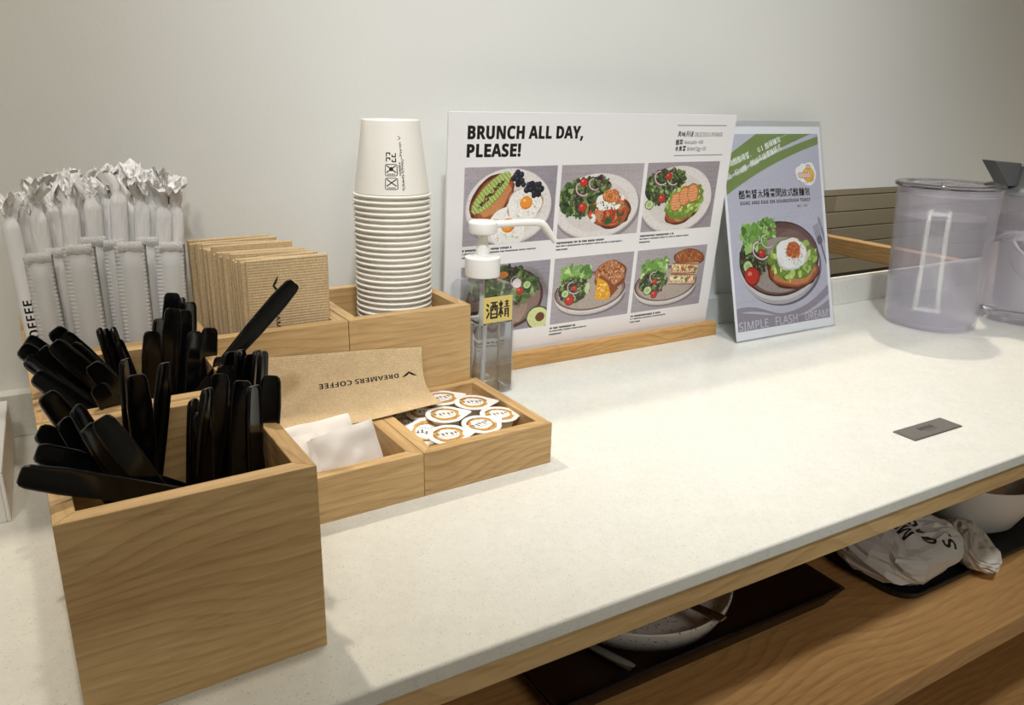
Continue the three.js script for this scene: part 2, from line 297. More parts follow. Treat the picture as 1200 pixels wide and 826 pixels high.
// ───────────────────────── wooden boxes ─────────────────────────
const YAW = .045;
function woodBox(name, label, corner, w, d, h, turn, group) {      // corner = front left on the counter
  const t = thing(name, label, 'wooden box', [corner[0], Y0, corner[1]], turn, group), T = .011;
  const wall = (len, axis, k) => {                                   // mitred wall along x (axis 0) or z (axis 2), outer face outward
    const s = new THREE.Shape(); s.moveTo(0, 0); s.lineTo(len, 0); s.lineTo(len - T, T); s.lineTo(T, T); s.closePath();
    const g = new THREE.ExtrudeGeometry(s, { depth: h - .001, bevelEnabled: true, bevelThickness: .0005, bevelSize: .0004, bevelOffset: -.0004, bevelSegments: 1 });
    g.rotateX(-Math.PI / 2); g.translate(0, .0005, 0);               // lies with length on x, thickness toward -z
    return grain(g, 0, .36, rr(0, 1), rr(0, 1));
  };
  const mk = (g) => g;
  const f = part('wall_panel', mk(wall(w)), M.oak, t);
  const b = part('wall_panel', mk(wall(w)), M.oak, t); b.rotation.y = Math.PI; b.position.set(w, 0, -d);
  const l = part('wall_panel', mk(wall(d)), M.oak, t); l.rotation.y = -Math.PI / 2; l.position.set(0, 0, -d);
  const r = part('wall_panel', mk(wall(d)), M.oak, t); r.rotation.y = Math.PI / 2; r.position.set(w, 0, 0);
  part('bottom_panel', grain(box(w - 2 * T + .001, .006, d - 2 * T + .001, w / 2, .004, -d / 2), 0, .36, rr(0, 1), rr(0, 1)), M.oak, t);
  return t;
}
const cY = Math.cos(YAW), sY = Math.sin(YAW);
const off = (o, a, b) => [o[0] + cY * a - sY * b, o[1] - sY * a - cY * b];   // a to the right, b to the back
const FB = [-.0215, -.4043], CR = [.2448, -.5578];
const cutleryBoxFront = woodBox('wooden_box', 'tall light oak box of black cutlery nearest the counter edge', FB, .1338, .1445, .1245, YAW);
woodBox('wooden_box', 'tall light oak box of black cutlery between the straw box and the foremost cutlery box', off(FB, 0, .146), .1333, .1445, .1245, YAW);
woodBox('wooden_box', 'tall light oak box holding paper wrapped straws', off(FB, 0, .292), .1333, .1445, .1245, YAW);
const SG = off(CR, -.1337, 0);
woodBox('wooden_box', 'low light oak tray box holding white paper sachets', SG, .1331, .142, .041, YAW);
woodBox('wooden_box', 'low light oak tray box holding coffee creamer cups', CR, .1331, .142, .041, YAW);
woodBox('wooden_box', 'tall light oak box holding folded brown napkins', off(CR, -.1437, .1374), .1331, .1395, .1246, YAW);
woodBox('wooden_box', 'tall light oak box holding the stack of paper cups', off(CR, -.0098, .1374), .1331, .1397, .1248, YAW);

// ───────────────────────── black cutlery ─────────────────────────
const CUT = [
  [-0.0329, 0.1442, -0.428, 0.0687, 0.093, -0.448, -10],
  [-0.0259, 0.1415, -0.4609, 0.0736, 0.075, -0.4809, 10],
  [-0.0241, 0.1476, -0.4751, 0.0782, 0.05, -0.4951, 20],
  [-0.0184, 0.1601, -0.5005, 0.0444, 0.0143, -0.5201, 15],
  [0.0066, 0.1598, -0.4487, 0.0755, 0.012, -0.4367, 0],
  [-0.0047, 0.1598, -0.4711, 0.0414, 0.012, -0.4911, 50],
  [-0.0004, 0.1541, -0.4541, 0.0527, 0.012, -0.4741, 30],
  [0.0299, 0.1648, -0.4997, 0.0296, 0.012, -0.5197, 10],
  [0.0272, 0.162, -0.5429, 0.0185, 0.012, -0.5309, 60],
  [0.0486, 0.1635, -0.5196, 0.0195, 0.012, -0.5076, 55],
  [0.0807, 0.1523, -0.5153, 0.0535, 0.012, -0.5033, 5],
  [0.0902, 0.1533, -0.4928, 0.0714, 0.012, -0.4808, 0],
  [0.1075, 0.1557, -0.4877, 0.0875, 0.012, -0.4757, -8],
  [0.0653, 0.1607, -0.468, 0.0377, 0.012, -0.456, 60],
  [0.0923, 0.1571, -0.4699, 0.0799, 0.012, -0.4579, 50],
  [0.1104, 0.1568, -0.5402, 0.0873, 0.012, -0.5282, 65],
  [0.112, 0.1593, -0.5287, 0.0909, 0.012, -0.5167, 70],
  [0.1067, 0.1531, -0.5457, 0.0817, 0.012, -0.5337, 40],
  [0.0947, 0.1569, -0.5453, 0.0712, 0.012, -0.5333, 30],
  [0.0994, 0.1584, -0.542, 0.0766, 0.012, -0.53, 60],
  [0.0879, 0.1516, -0.5333, 0.0633, 0.012, -0.5213, 20],
  [0.0587, 0.1485, -0.4857, 0.0422, 0.012, -0.4737, 70],
  [0.0607, 0.1464, -0.4686, 0.0514, 0.012, -0.4566, 40],
  [0.0115, 0.1436, -0.4684, 0.0483, 0.012, -0.4564, 10],
  [-0.012, 0.1513, -0.4767, 0.0359, 0.012, -0.4967, 35],
  [0.1614, 0.1833, -0.6238, 0.0147, 0.0405, -0.6133, 12],
  [-0.0323, 0.1579, -0.6123, 0.0615, 0.05, -0.6323, 20],
  [-0.0285, 0.1603, -0.624, 0.0609, 0.045, -0.644, 30],
  [-0.0299, 0.153, -0.6005, 0.0567, 0.05, -0.6205, 40],
  [-0.0202, 0.1572, -0.6068, 0.067, 0.03, -0.6268, 0],
  [-0.011, 0.167, -0.6186, 0.0708, 0.0216, -0.6384, 10],
  [-0.0063, 0.1635, -0.613, 0.0773, 0.03, -0.633, 15],
  [-0.0124, 0.1636, -0.5954, 0.0728, 0.04, -0.6154, 5],
  [-0.0026, 0.1587, -0.6016, 0.0831, 0.02, -0.6216, 0],
  [-0.0259, 0.1462, -0.5832, 0.0628, 0.04, -0.6032, 25],
  [0.0081, 0.154, -0.5665, 0.0794, 0.02, -0.5865, 0],
  [0.0091, 0.1417, -0.5576, 0.0639, 0.01, -0.5776, 10],
  [0.0182, 0.1481, -0.6783, 0.0388, 0.012, -0.6663, 80],
  [0.0223, 0.1468, -0.6785, 0.0441, 0.012, -0.6665, 75],
  [0.0279, 0.1474, -0.6788, 0.0504, 0.012, -0.6668, 80],
  [0.0307, 0.1379, -0.6733, 0.057, 0.012, -0.6613, 70],
  [0.0755, 0.1713, -0.6789, 0.0525, 0.012, -0.6669, 5],
  [0.083, 0.1648, -0.6852, 0.0628, 0.012, -0.6732, 80],
  [0.0879, 0.1619, -0.6796, 0.0673, 0.012, -0.6676, 40],
  [0.0716, 0.1658, -0.6495, 0.0475, 0.012, -0.6375, 5],
  [0.0796, 0.1634, -0.6499, 0.0559, 0.012, -0.6379, 15],
  [0.0619, 0.1557, -0.6608, 0.0396, 0.012, -0.6488, 45],
  [0.0967, 0.1478, -0.6448, 0.072, 0.012, -0.6328, 20],
  [0.0825, 0.1515, -0.6267, 0.0591, 0.012, -0.6147, 35],
  [0.0533, 0.1525, -0.6373, 0.0354, 0.012, -0.6253, 15],
  [0.099, 0.1313, -0.616, 0.0807, 0.012, -0.604, 10],
];
function cutleryGeo(L, kind) {                                       // along +y from base (head) to tip (handle end)
  const rings = [];
  const st = [];                                                     // [y from tip, half width, half thickness]
  const wMax = .0072;
  st.push([0, .0038, .0008], [.0012, .0052, .0014], [.004, .0062, .0017], [.02, wMax, .0018], [.05, wMax * .95, .0018], [.085, wMax * .72, .0017], [.1, .0042, .0016]);
  if (kind === 0) st.push([.108, .0062, .0009], [L - .012, .0066, .0009], [L - .003, .004, .0007], [L, .0012, .0006]);       // knife
  else st.push([.112, .0036, .0014], [.124, .0078, .0010], [L - .012, .0092, .0009], [L, .005, .0007]);                        // fork or spoon
  for (const [y, w, h] of st) {
    const r = [], lip = y < .1 ? .0007 : 0;                          // raised lips along both edges of the handle
    const pts = [[-1, -.4], [-1, .4 + lip / h], [-.82, 1 + lip / h], [-.7, .45], [.7, .45], [.82, 1 + lip / h], [1, .4 + lip / h], [1, -.4], [.75, -1], [-.75, -1]];
    for (const [a, b] of pts) r.push(V(a * w, L - Math.min(y, L), b * h));
    rings.push(r);
  }
  const g = loft(rings.map(r => r.slice().reverse())); return g;
}
function place(o, tip, base, phi, towards = camera.position) {
  const y = tip.clone().sub(base).normalize(), v = towards.clone().sub(base); let z = v.sub(y.clone().multiplyScalar(v.dot(y))).normalize();
  z.applyAxisAngle(y, phi * Math.PI / 180); const x = y.clone().cross(z);
  o.quaternion.setFromRotationMatrix(new THREE.Matrix4().makeBasis(x, y, z)); o.position.copy(base);
}
CUT.forEach((c, i) => {
  const tip = V(c[0], c[1] + Y0, c[2]), base = V(c[3], c[4] + Y0, c[5]), L = tip.distanceTo(base), kind = i % 3 === 0 ? 0 : 1;
  const inFront = i < 25, big = i === 25, over = i < 3;
  const o = solo(kind ? 'plastic_fork' : 'plastic_knife', cutleryGeo(L, kind), M.black,
    big ? 'long black plastic cutlery handle leaning right across the brown napkins' : over ? 'black plastic cutlery handle lying out over the left edge of the foremost box' : inFront ? 'black plastic cutlery handle sticking out of the foremost oak box' : 'black plastic cutlery handle sticking out of the oak box beside the straws',
    'cutlery', [0, 0, 0], 0, big ? null : over ? 'cutlery lying over the box edge' : inFront ? 'cutlery in the foremost box' : 'cutlery in the second box');
  place(o, tip, base, c[6]);
});

// ───────────────────────── wrapped straws ─────────────────────────
const REAR = [
  [-0.0324, 0.2344, -0.7634, -0.0231, 0.012, -0.7514, 0],
  [-0.0212, 0.2345, -0.7811, -0.0176, 0.012, -0.7691, 10],
  [-0.0114, 0.238, -0.772, -0.0129, 0.012, -0.76, -8],
  [0.0001, 0.2385, -0.7876, -0.0031, 0.012, -0.7756, 5],
  [0.0133, 0.2416, -0.782, 0.0035, 0.012, -0.77, 0],
  [0.0259, 0.2484, -0.7963, 0.0103, 0.012, -0.7843, 0],
  [0.0314, 0.2452, -0.7827, 0.0183, 0.012, -0.7707, 20],
  [0.0434, 0.2435, -0.7947, 0.0251, 0.012, -0.7827, 0],
  [0.0532, 0.249, -0.7892, 0.0338, 0.012, -0.7772, 10],
  [0.0626, 0.2394, -0.7977, 0.0408, 0.012, -0.7857, -10],
  [0.0714, 0.2404, -0.7865, 0.0498, 0.012, -0.7745, 5],
  [0.08, 0.2418, -0.7985, 0.0577, 0.012, -0.7865, 0],
  [0.0885, 0.2353, -0.7849, 0.0667, 0.012, -0.7729, 0],
  [0.1002, 0.2341, -0.7911, 0.076, 0.012, -0.7791, -5],
  [-0.0145, 0.2426, -0.8221, -0.0131, 0.012, -0.8101, 0],
  [-0.0022, 0.2458, -0.8306, -0.005, 0.012, -0.8186, 5],
  [0.0131, 0.2506, -0.823, 0.0059, 0.012, -0.811, 0],
  [0.0271, 0.2509, -0.8317, 0.0182, 0.012, -0.8197, 20],
  [0.0419, 0.2497, -0.824, 0.0291, 0.012, -0.812, 0],
  [0.0556, 0.2515, -0.8338, 0.0392, 0.012, -0.8218, 0],
  [0.0686, 0.2503, -0.8261, 0.0501, 0.012, -0.8141, 10],
  [0.0814, 0.246, -0.8336, 0.0603, 0.012, -0.8216, 0],
  [0.0939, 0.2431, -0.827, 0.0691, 0.012, -0.815, 0],
  [0.1043, 0.2388, -0.8343, 0.0761, 0.012, -0.8223, 0],
], FRONT = [
  [-0.0159, 0.1984, -0.7371, -0.0114, 0.012, -0.7251, 0],
  [-0.0016, 0.1998, -0.747, 0.003, 0.012, -0.735, -15],
  [0.014, 0.2042, -0.7312, 0.0142, 0.012, -0.7192, 0],
  [0.0261, 0.2067, -0.7502, 0.0218, 0.012, -0.7382, 5],
  [0.0406, 0.2038, -0.7486, 0.0367, 0.012, -0.7366, 30],
  [0.0524, 0.2034, -0.7327, 0.048, 0.012, -0.7207, 0],
  [0.069, 0.2039, -0.7496, 0.0599, 0.012, -0.7376, -20],
  [0.0848, 0.1997, -0.741, 0.0761, 0.012, -0.729, 12],
];
const ribBump = dataTex(64, 512, (u, v) => { const e = u < .16 || u > .84; const k = e ? 128 + 120 * Math.sin(v * Math.PI * 2 * 60) : 128; return [k, k, k]; }, false);
M.pack = Ph({ color: 0xeeeeec, roughness: .7, transmission: .35, thickness: 0, bumpMap: ribBump, bumpScale: .00035 });
M.tuft = S({ color: 0xfbfaf8, roughness: .85, flatShading: true });
M.strawPrint = Ph({
  color: 0xffffff, roughness: .8, map: canvasTex(512, 2048, (g, w, h) => {
    g.fillStyle = '#f3f2f0'; g.fillRect(0, 0, w, h); g.fillStyle = '#141414'; g.font = 'bold 128px sans-serif';
    g.save(); g.translate(392, 1060); g.rotate(-Math.PI / 2); g.scale(390 / g.measureText('COFFEE').width, 1); g.fillText('COFFEE', 0, 0); g.restore();
  })
});
function strawGeo(L, r, sd) {                                        // paper tube, gathered and bent over at the top
  const rings = [], n = 14; let s = sd; const q = () => { s = (s * 16807) % 2147483647; return s / 2147483647; };
  const bend = (q() - .5) * 2, tw = (q() - .5) * 2.4, dir = q() * 6.28;
  const st = [[0, 1], [.01, 1], [L - .026, 1], [L - .014, .99], [L - .010, .92], [L - .006, .7], [L - .003, .62], [L + .001, .8], [L + .006, .98], [L + .012, 1.02]];
  st.forEach(([y, k], j) => {
    const f = Math.max(0, (y - (L - .010)) / .022), ring = [];
    const flat = 1 - .7 * Math.min(1, f * 1.4);
    const bx = Math.cos(dir) * bend * .012 * f * f, bz = Math.sin(dir) * bend * .012 * f * f, a0 = tw * f;
    for (let i = 0; i < n; i++) {
      const a = i / n * Math.PI * 2, cr = 1 + (f > .05 ? (q() - .5) * .55 * Math.min(1, f * 2) : (i % 7 === 3 && j > 0 ? -.07 : 0));
      const x = Math.cos(a) * r * k * cr, z = Math.sin(a) * r * .82 * k * flat * cr, X = x * Math.cos(a0) - z * Math.sin(a0), Z = x * Math.sin(a0) + z * Math.cos(a0);
      ring.push(V(X + bx, y + (f > .5 ? (q() - .5) * .007 : 0), Z + bz));
    }
    rings.push(ring.reverse());
  });
  const g = loft(rings), p = g.attributes.position, uv = g.attributes.uv; for (let i = 0; i < p.count; i++) uv.setY(i, p.getY(i) / L); return g;
}
REAR.forEach((c, i) => {
  const tip = V(c[0], c[1] + Y0, c[2]), base = V(c[3], c[4] + Y0, c[5]), L = tip.distanceTo(base) - .004;
  const t = thing('wrapped_straw', i === 0 ? 'paper wrapped straw with black lettering leaning out at the left of the straw box' : i < 14 ? 'long straw in a crumpled white paper wrapper, middle row of the straw box' : 'long straw in a crumpled white paper wrapper, back row against the wall', 'straw', [0, 0, 0], 0, i === 0 ? null : i < 14 ? 'middle row of wrapped straws' : 'back row of wrapped straws');
  place(t, tip, base, c[6]);
  part('paper_wrapper', strawGeo(L, rr(.0068, .0078), 101 + i * 37), i === 0 ? M.strawPrint : M.paper, t);
  for (let k = 0; k < 2; k++) {                                      // loose crumpled paper at the gathered end
    const a = rr(0, 6.28), ln = rr(.008, .016), wd = rr(.009, .016), cu = rr(-.012, .012), ph = rr(0, 6), y1 = rr(-.004, .004);
    part('paper_tuft', sheet((s, u) => { const w = (s - .5) * wd * (.7 + .6 * u), h = u * ln; return V(Math.cos(a) * w - Math.sin(a) * cu * u * u, L + y1 + h + .003 * Math.sin(s * 9 + ph) * u, Math.sin(a) * w + Math.cos(a) * (cu * u * u + .0035 * Math.sin(s * 12 + u * 5 + ph))); }, 6, 4, .0002), M.tuft, t);
  }
});
function packGeo(L, w) {                                             // pillow pack: flat sealed edges, straw shape inside
  const rings = [], prof = [[-1, 0], [-.72, 0.06], [-.5, .55], [-.2, .95], [.2, .95], [.5, .55], [.72, .06], [1, 0], [.72, -.08], [.5, -.5], [.2, -.9], [-.2, -.9], [-.5, -.5], [-.72, -.08]];
  for (const [y, k] of [[0, .3], [.012, 1], [L * .5, 1], [L - .02, 1], [L - .010, .45], [L - .004, .08], [L, .06]]) rings.push(prof.map(([a, b]) => V(a * w / 2, y, b * .0056 * k + (Math.abs(a) > .7 ? .0003 * Math.sign(b || 1) : 0))).reverse());
  const g = loft(rings); const p = g.attributes.position, uv = g.attributes.uv;
  for (let i = 0; i < p.count; i++) uv.setXY(i, p.getX(i) / w + .5, p.getY(i) / .2);
  return g;
}
FRONT.forEach((c, i) => {
  const tip = V(c[0], c[1] + Y0, c[2]), base = V(c[3], c[4] + Y0, c[5]), L = tip.distanceTo(base);
  const t = thing('straw_packet', 'flat translucent straw packet with ribbed sealed edges in the front row of the straw box', 'straw', [0, 0, 0], 0, 'front row of flat straw packets');
  place(t, tip, base, c[6]);
  part('wrapper_film', packGeo(L, [.021, .017, .0245, .0235, .018, .0245, .017, .025][i]), M.pack, t);
  part('folded_top', sheet((s, u) => V((s - .5) * .019, L - .006 + u * .009, .001 + .0022 * Math.sin(u * 2.6) + .0006 * Math.sin(s * 14 + i)), 8, 4, .0002), M.paper, t);
});

// ───────────────────────── napkins ─────────────────────────
function drawBird(g, x, y, s) {                                      // two swept wings meeting in a v
  g.beginPath(); g.moveTo(x, y + .55 * s); g.quadraticCurveTo(x - .55 * s, y + .12 * s, x - s, y - .45 * s); g.quadraticCurveTo(x - .4 * s, y - .32 * s, x - .1 * s, y + .05 * s); g.lineTo(x, y + .22 * s); g.lineTo(x + .1 * s, y + .05 * s);
  g.quadraticCurveTo(x + .4 * s, y - .32 * s, x + s, y - .45 * s); g.quadraticCurveTo(x + .55 * s, y + .12 * s, x, y + .55 * s); g.closePath(); g.fill();
}
function kraftPrint(w, h, draw) {
  return canvasTex(w, h, (g) => {
    const im = g.createImageData(w, h);
    for (let y = 0; y < h; y++) for (let x = 0; x < w; x++) { const u = x / 512, v = y / 512, n = nA(u * 64, v * 64) * 16 + nB(u * 128, v * 128) * 14 + nB(u * 8, v * 8) * 8, i = (y * w + x) * 4; im.data[i] = 186 + n; im.data[i + 1] = 161 + n; im.data[i + 2] = 122 + n * .9; im.data[i + 3] = 255; }
    g.putImageData(im, 0, 0); g.fillStyle = '#1b1917'; draw(g, w, h);
  });
}
const nPrint = kraftPrint(512, 768, (g, w, h) => { g.save(); g.translate(172, 104); g.rotate(Math.PI / 2); drawBird(g, 0, 0, 40); g.font = 'bold 36px sans-serif'; g.fillText('DREAMERS COFFEE', 58, 13); g.restore(); });
M.napPrint = S({ map: nPrint, roughness: .95, bumpMap: M.emboss.clone(), bumpScale: .00025 }); M.napPrint.bumpMap.repeat.set(1.2, 1.6);
function napkinGeo(w, h, th, sd, wave = 1) {                                   // folded pad standing on its edge, soft rolled top fold
  const g = new RoundedBoxGeometry(w, h, th, 3, th * .46); const p = g.attributes.position; let s = sd; const ph = sd * 1.7;
  for (let i = 0; i < p.count; i++) {
    const x = p.getX(i), y = p.getY(i), z = p.getZ(i), k = (y / h + .5);
    p.setXYZ(i, x + .0006 * Math.sin(y * 90 + ph), y + (k > .5 ? .0012 * Math.sin(x * 60 + ph) : 0), z + .0009 * wave * Math.sin(x * 70 + ph) * k);
  }
  g.computeVertexNormals(); return grain(g, 0, .08, sd * .13, sd * .29);
}
const NN = 30;
for (let i = 0; i < NN; i++) {                                       // from the back to the front
  const k = i / (NN - 1), z = -.816 + k * .098, x = .1455 + k * .033 + (i === NN - 1 ? .0015 : rr(-.0022, .0022)), h = .177 + (1 - k) * .006 + rr(-.003, .003);
  const front = i === NN - 1;
  const geo = napkinGeo(.0765, h, .0034, i + 1, front ? 0 : 1);
  const o = solo('paper_napkin', geo, M.kraft, front ? 'foremost folded brown napkin with black bird print in the napkin box' : 'folded brown paper napkin packed upright in the napkin box', 'napkin', [x, Y0 + .0075 + h / 2, z], YAW * .4, front ? null : 'napkins packed in the box');
  if (front) { const f = part('printed_face', sheet((s, u) => V((s - .5) * .0735, (u - .5) * (h - .006) + .0006, .0021 + .0001 * Math.sin(s * 5)), 12, 12, .0003), M.napPrint, o, 'brown face with a black printed bird and letters'); }
}
// the loose napkin draped over the two low boxes
{
  const tex = kraftPrint(1024, 640, (g, w, h) => { g.save(); g.translate(w / 2 + 122, h * .33); g.rotate(Math.PI); drawBird(g, -300, -2, 50); g.font = 'bold 54px sans-serif'; g.fillText('DREAMERS COFFEE', -236, 18); g.restore(); });
  const m = S({ map: tex, roughness: .95, bumpMap: M.emboss.clone(), bumpScale: .00022 }); m.bumpMap.repeat.set(2.2, 1.3);
  const base = V(.225, Y0 + .045, -.66);
  const f = (s, u) => {                                              // s left to right, u 1 at the top edge
    const topL = V(.128, .1035, -.689), topR = V(.3035, .0885, -.6945), botL = V(.128, .0440, -.636), botR = V(.304, .0432, -.646);
    const T = topL.clone().lerp(topR, s), B = botL.clone().lerp(botR, s);
    const a = u, e = Math.pow(a, 1.9);
    const y = B.y + (T.y - B.y) * e, z = B.z + (T.z - B.z) * Math.pow(a, .62);
    const x = B.x + (T.x - B.x) * a - .004 * Math.sin(a * Math.PI) * s + .002 * Math.sin(s * 9 + a * 3) * a * .3;
    return V(x, Y0 + y + .0012 * Math.sin(s * 7 + 1) * (1 - a) + .0012 * (1 - a), z + .0014 * Math.sin(s * 6.5) * a).sub(base);
  };
  solo('loose_napkin', sheet(f, 40, 26, .0009), m, 'loose brown napkin with upside-down printed letters draped over the two low boxes', 'napkin', [base.x, base.y, base.z]);
}

// ───────────────────────── paper cups ─────────────────────────
{
  const cx = .3050, cz = -.7690, y0 = .0082, n = 40, dy = .00572, H = .0752, rR = .0394, rB = .0279;
  const body = lathe([[0, H - .006], [rB - .002, H - .006], [rB - .0012, H], [rB, H], [rB + .0004, H - .001], [rR - .0022, .003], [rR - .0026, .003], [rB - .0014, H - .007], [0, H - .007]].reverse(), 56);
  const rim = new THREE.TorusGeometry(rR - .0009, .0016, 10, 56).rotateX(Math.PI / 2).translate(0, .0018, 0);
  for (let i = 0; i < n; i++) {
    const top = i === n - 1;
    const t = thing('paper_cup', top ? 'upside-down white paper cup with black printed symbols on top of the stack' : 'white paper cup nested upside down in the tall stack', 'paper cup', [cx + Math.sin(i * 1.3) * .0003, Y0 + y0 + i * dy, cz + Math.cos(i * 2.1) * .0003], 0, top ? null : 'nested paper cups');
    part('cup_body', body, M.cup, t); part('cup_rim', rim, M.cup, t);
    if (top) {
      const tex = canvasTex(2048, 690, (g, w, h) => {
        g.fillStyle = '#f3efe4'; g.fillRect(0, 0, w, h); g.strokeStyle = g.fillStyle = '#17150f'; g.lineJoin = 'round';
        const bx = 968, S2 = 106;
        g.lineWidth = 11;                                            // interlocked ring mark
        for (const k of [0, 1]) { const y = 292 + k * 46; g.beginPath(); g.moveTo(bx + 10, y + 34); g.lineTo(bx + 10, y); g.lineTo(bx + 42, y); g.lineTo(bx + 42, y + 20); g.moveTo(bx + 96, y); g.lineTo(bx + 96, y + 34); g.lineTo(bx + 64, y + 34); g.lineTo(bx + 64, y + 14); g.stroke(); }
        const boxIcon = (y, fill) => { g.lineWidth = 7; g.beginPath(); g.roundRect(bx, y, S2, S2, 14); g.stroke(); g.lineWidth = 10; g.beginPath(); g.moveTo(bx + 10, y + 10); g.lineTo(bx + 96, y + 76); g.moveTo(bx + 96, y + 10); g.lineTo(bx + 10, y + 76); g.stroke(); if (fill) { g.beginPath(); g.arc(bx + 53, y + 43, 19, 0, 7); g.fill(); } for (let k = 0; k < 6; k++) g.fillRect(bx + 18 + k * 12, y + 85, 7, 13); };
        boxIcon(398, true); boxIcon(526, false);
        let s2 = 5; const q = () => { s2 = (s2 * 16807) % 2147483647; return s2 / 2147483647; };
        const col = (x, y0, y1, sz) => { for (let y = y0; y < y1; y += sz * 1.15) { g.lineWidth = 4; for (let k = 0; k < 6; k++) { g.beginPath(); const a = x + q() * sz, b = y + q() * sz; g.moveTo(a, b); q() > .5 ? g.lineTo(a, b + sz * .6) : g.lineTo(a + sz * .6, b); g.stroke(); } } };
        g.lineWidth = 6; g.beginPath(); g.moveTo(1096, 172); g.lineTo(1120, 154); g.lineTo(1096, 136); g.stroke(); col(1106, 190, 330, 17); col(1116, 350, 630, 17); col(1090, 380, 500, 15);
      });
      const dirA = Math.atan2(-cx, -cz) - Math.PI, g2 = new THREE.CylinderGeometry(rB + .0009, rR - .0012, H - .005, 72, 1, true, dirA, Math.PI * 2).translate(0, H / 2 + .0015, 0);
      part('printed_wrap', g2, S({ map: tex, roughness: .5, side: THREE.DoubleSide }), t, 'white wall with black recycling symbols and fine print');
    }
  }
}

// ───────────────────────── sachets and creamers ─────────────────────────
function sachetGeo(w, h, th, sd) {
  const ph = sd * 2.3;
  const surf = (sg) => { const g = new THREE.PlaneGeometry(w, h, 18, 14), p = g.attributes.position; for (let i = 0; i < p.count; i++) { const x = p.getX(i), y = p.getY(i), a = 1 - Math.pow(Math.abs(2 * x / w), 4), b = 1 - Math.pow(Math.abs(2 * y / h), 4), k = Math.max(0, a) * Math.max(0, b); p.setZ(i, sg * (th / 2 * Math.pow(k, .6) + .0002) + .0034 * (nA(x * 110 + ph, y * 90 + ph) - .5) * (k > 0 ? 1 : .3) + .0009 * Math.sin(x * 160 + y * 60 + ph)); } if (sg < 0) { const ix = g.index.array; for (let i = 0; i < ix.length; i += 3) { const q = ix[i]; ix[i] = ix[i + 1]; ix[i + 1] = q; } } return g; };
  const g = mergeGeometries([surf(1), surf(-1)]); g.computeVertexNormals(); return g;
}
{
  M.sachet = Ph({ color: 0xf4efe6, roughness: .75, transmission: .15, thickness: 0 });
  const L = [  // u, v in the box, height, lean back, turn, roll, width, height
    [.52, .50, .034, -.85, -.04, .06, .066, .050], [.30, .62, .033, -1.05, .06, -.04, .064, .048], [.74, .60, .031, -1.0, -.08, .05, .05, .046], [.66, .27, .031, -.42, .04, .10, .058, .052], [.30, .36, .030, -.80, .14, -.02, .052, .050], [.20, .50, .030, -1.1, .05, .0, .036, .046], [.58, .82, .028, -1.25, .0, .04, .07, .05]];
  L.forEach(([u, v, y, lean, turn, roll, w, h], i) => {
    const p = off(SG, .011 + u * .111, .011 + v * .12);
    const t = thing('paper_sachet', i === 3 ? 'white paper sachet with folded corner standing foremost in the low sachet box' : 'small white paper sachet lying in the low sachet box', 'sachet', [p[0], Y0 + y, p[1]], YAW + turn, i === 3 ? null : 'white sachets in the low box');
    const s = part('paper_pouch', sachetGeo(w, h, .006, i + 1), M.sachet, t); s.rotation.set(lean, 0, roll);
    const c = part('sealed_edge', sachetGeo(.005, h * .96, .0008, i + 20), M.sachet, t); c.rotation.set(lean, 0, roll); c.position.set(0, 0, 0); c.translateX(-w / 2 - .001); c.translateZ(.0006);
  });
}
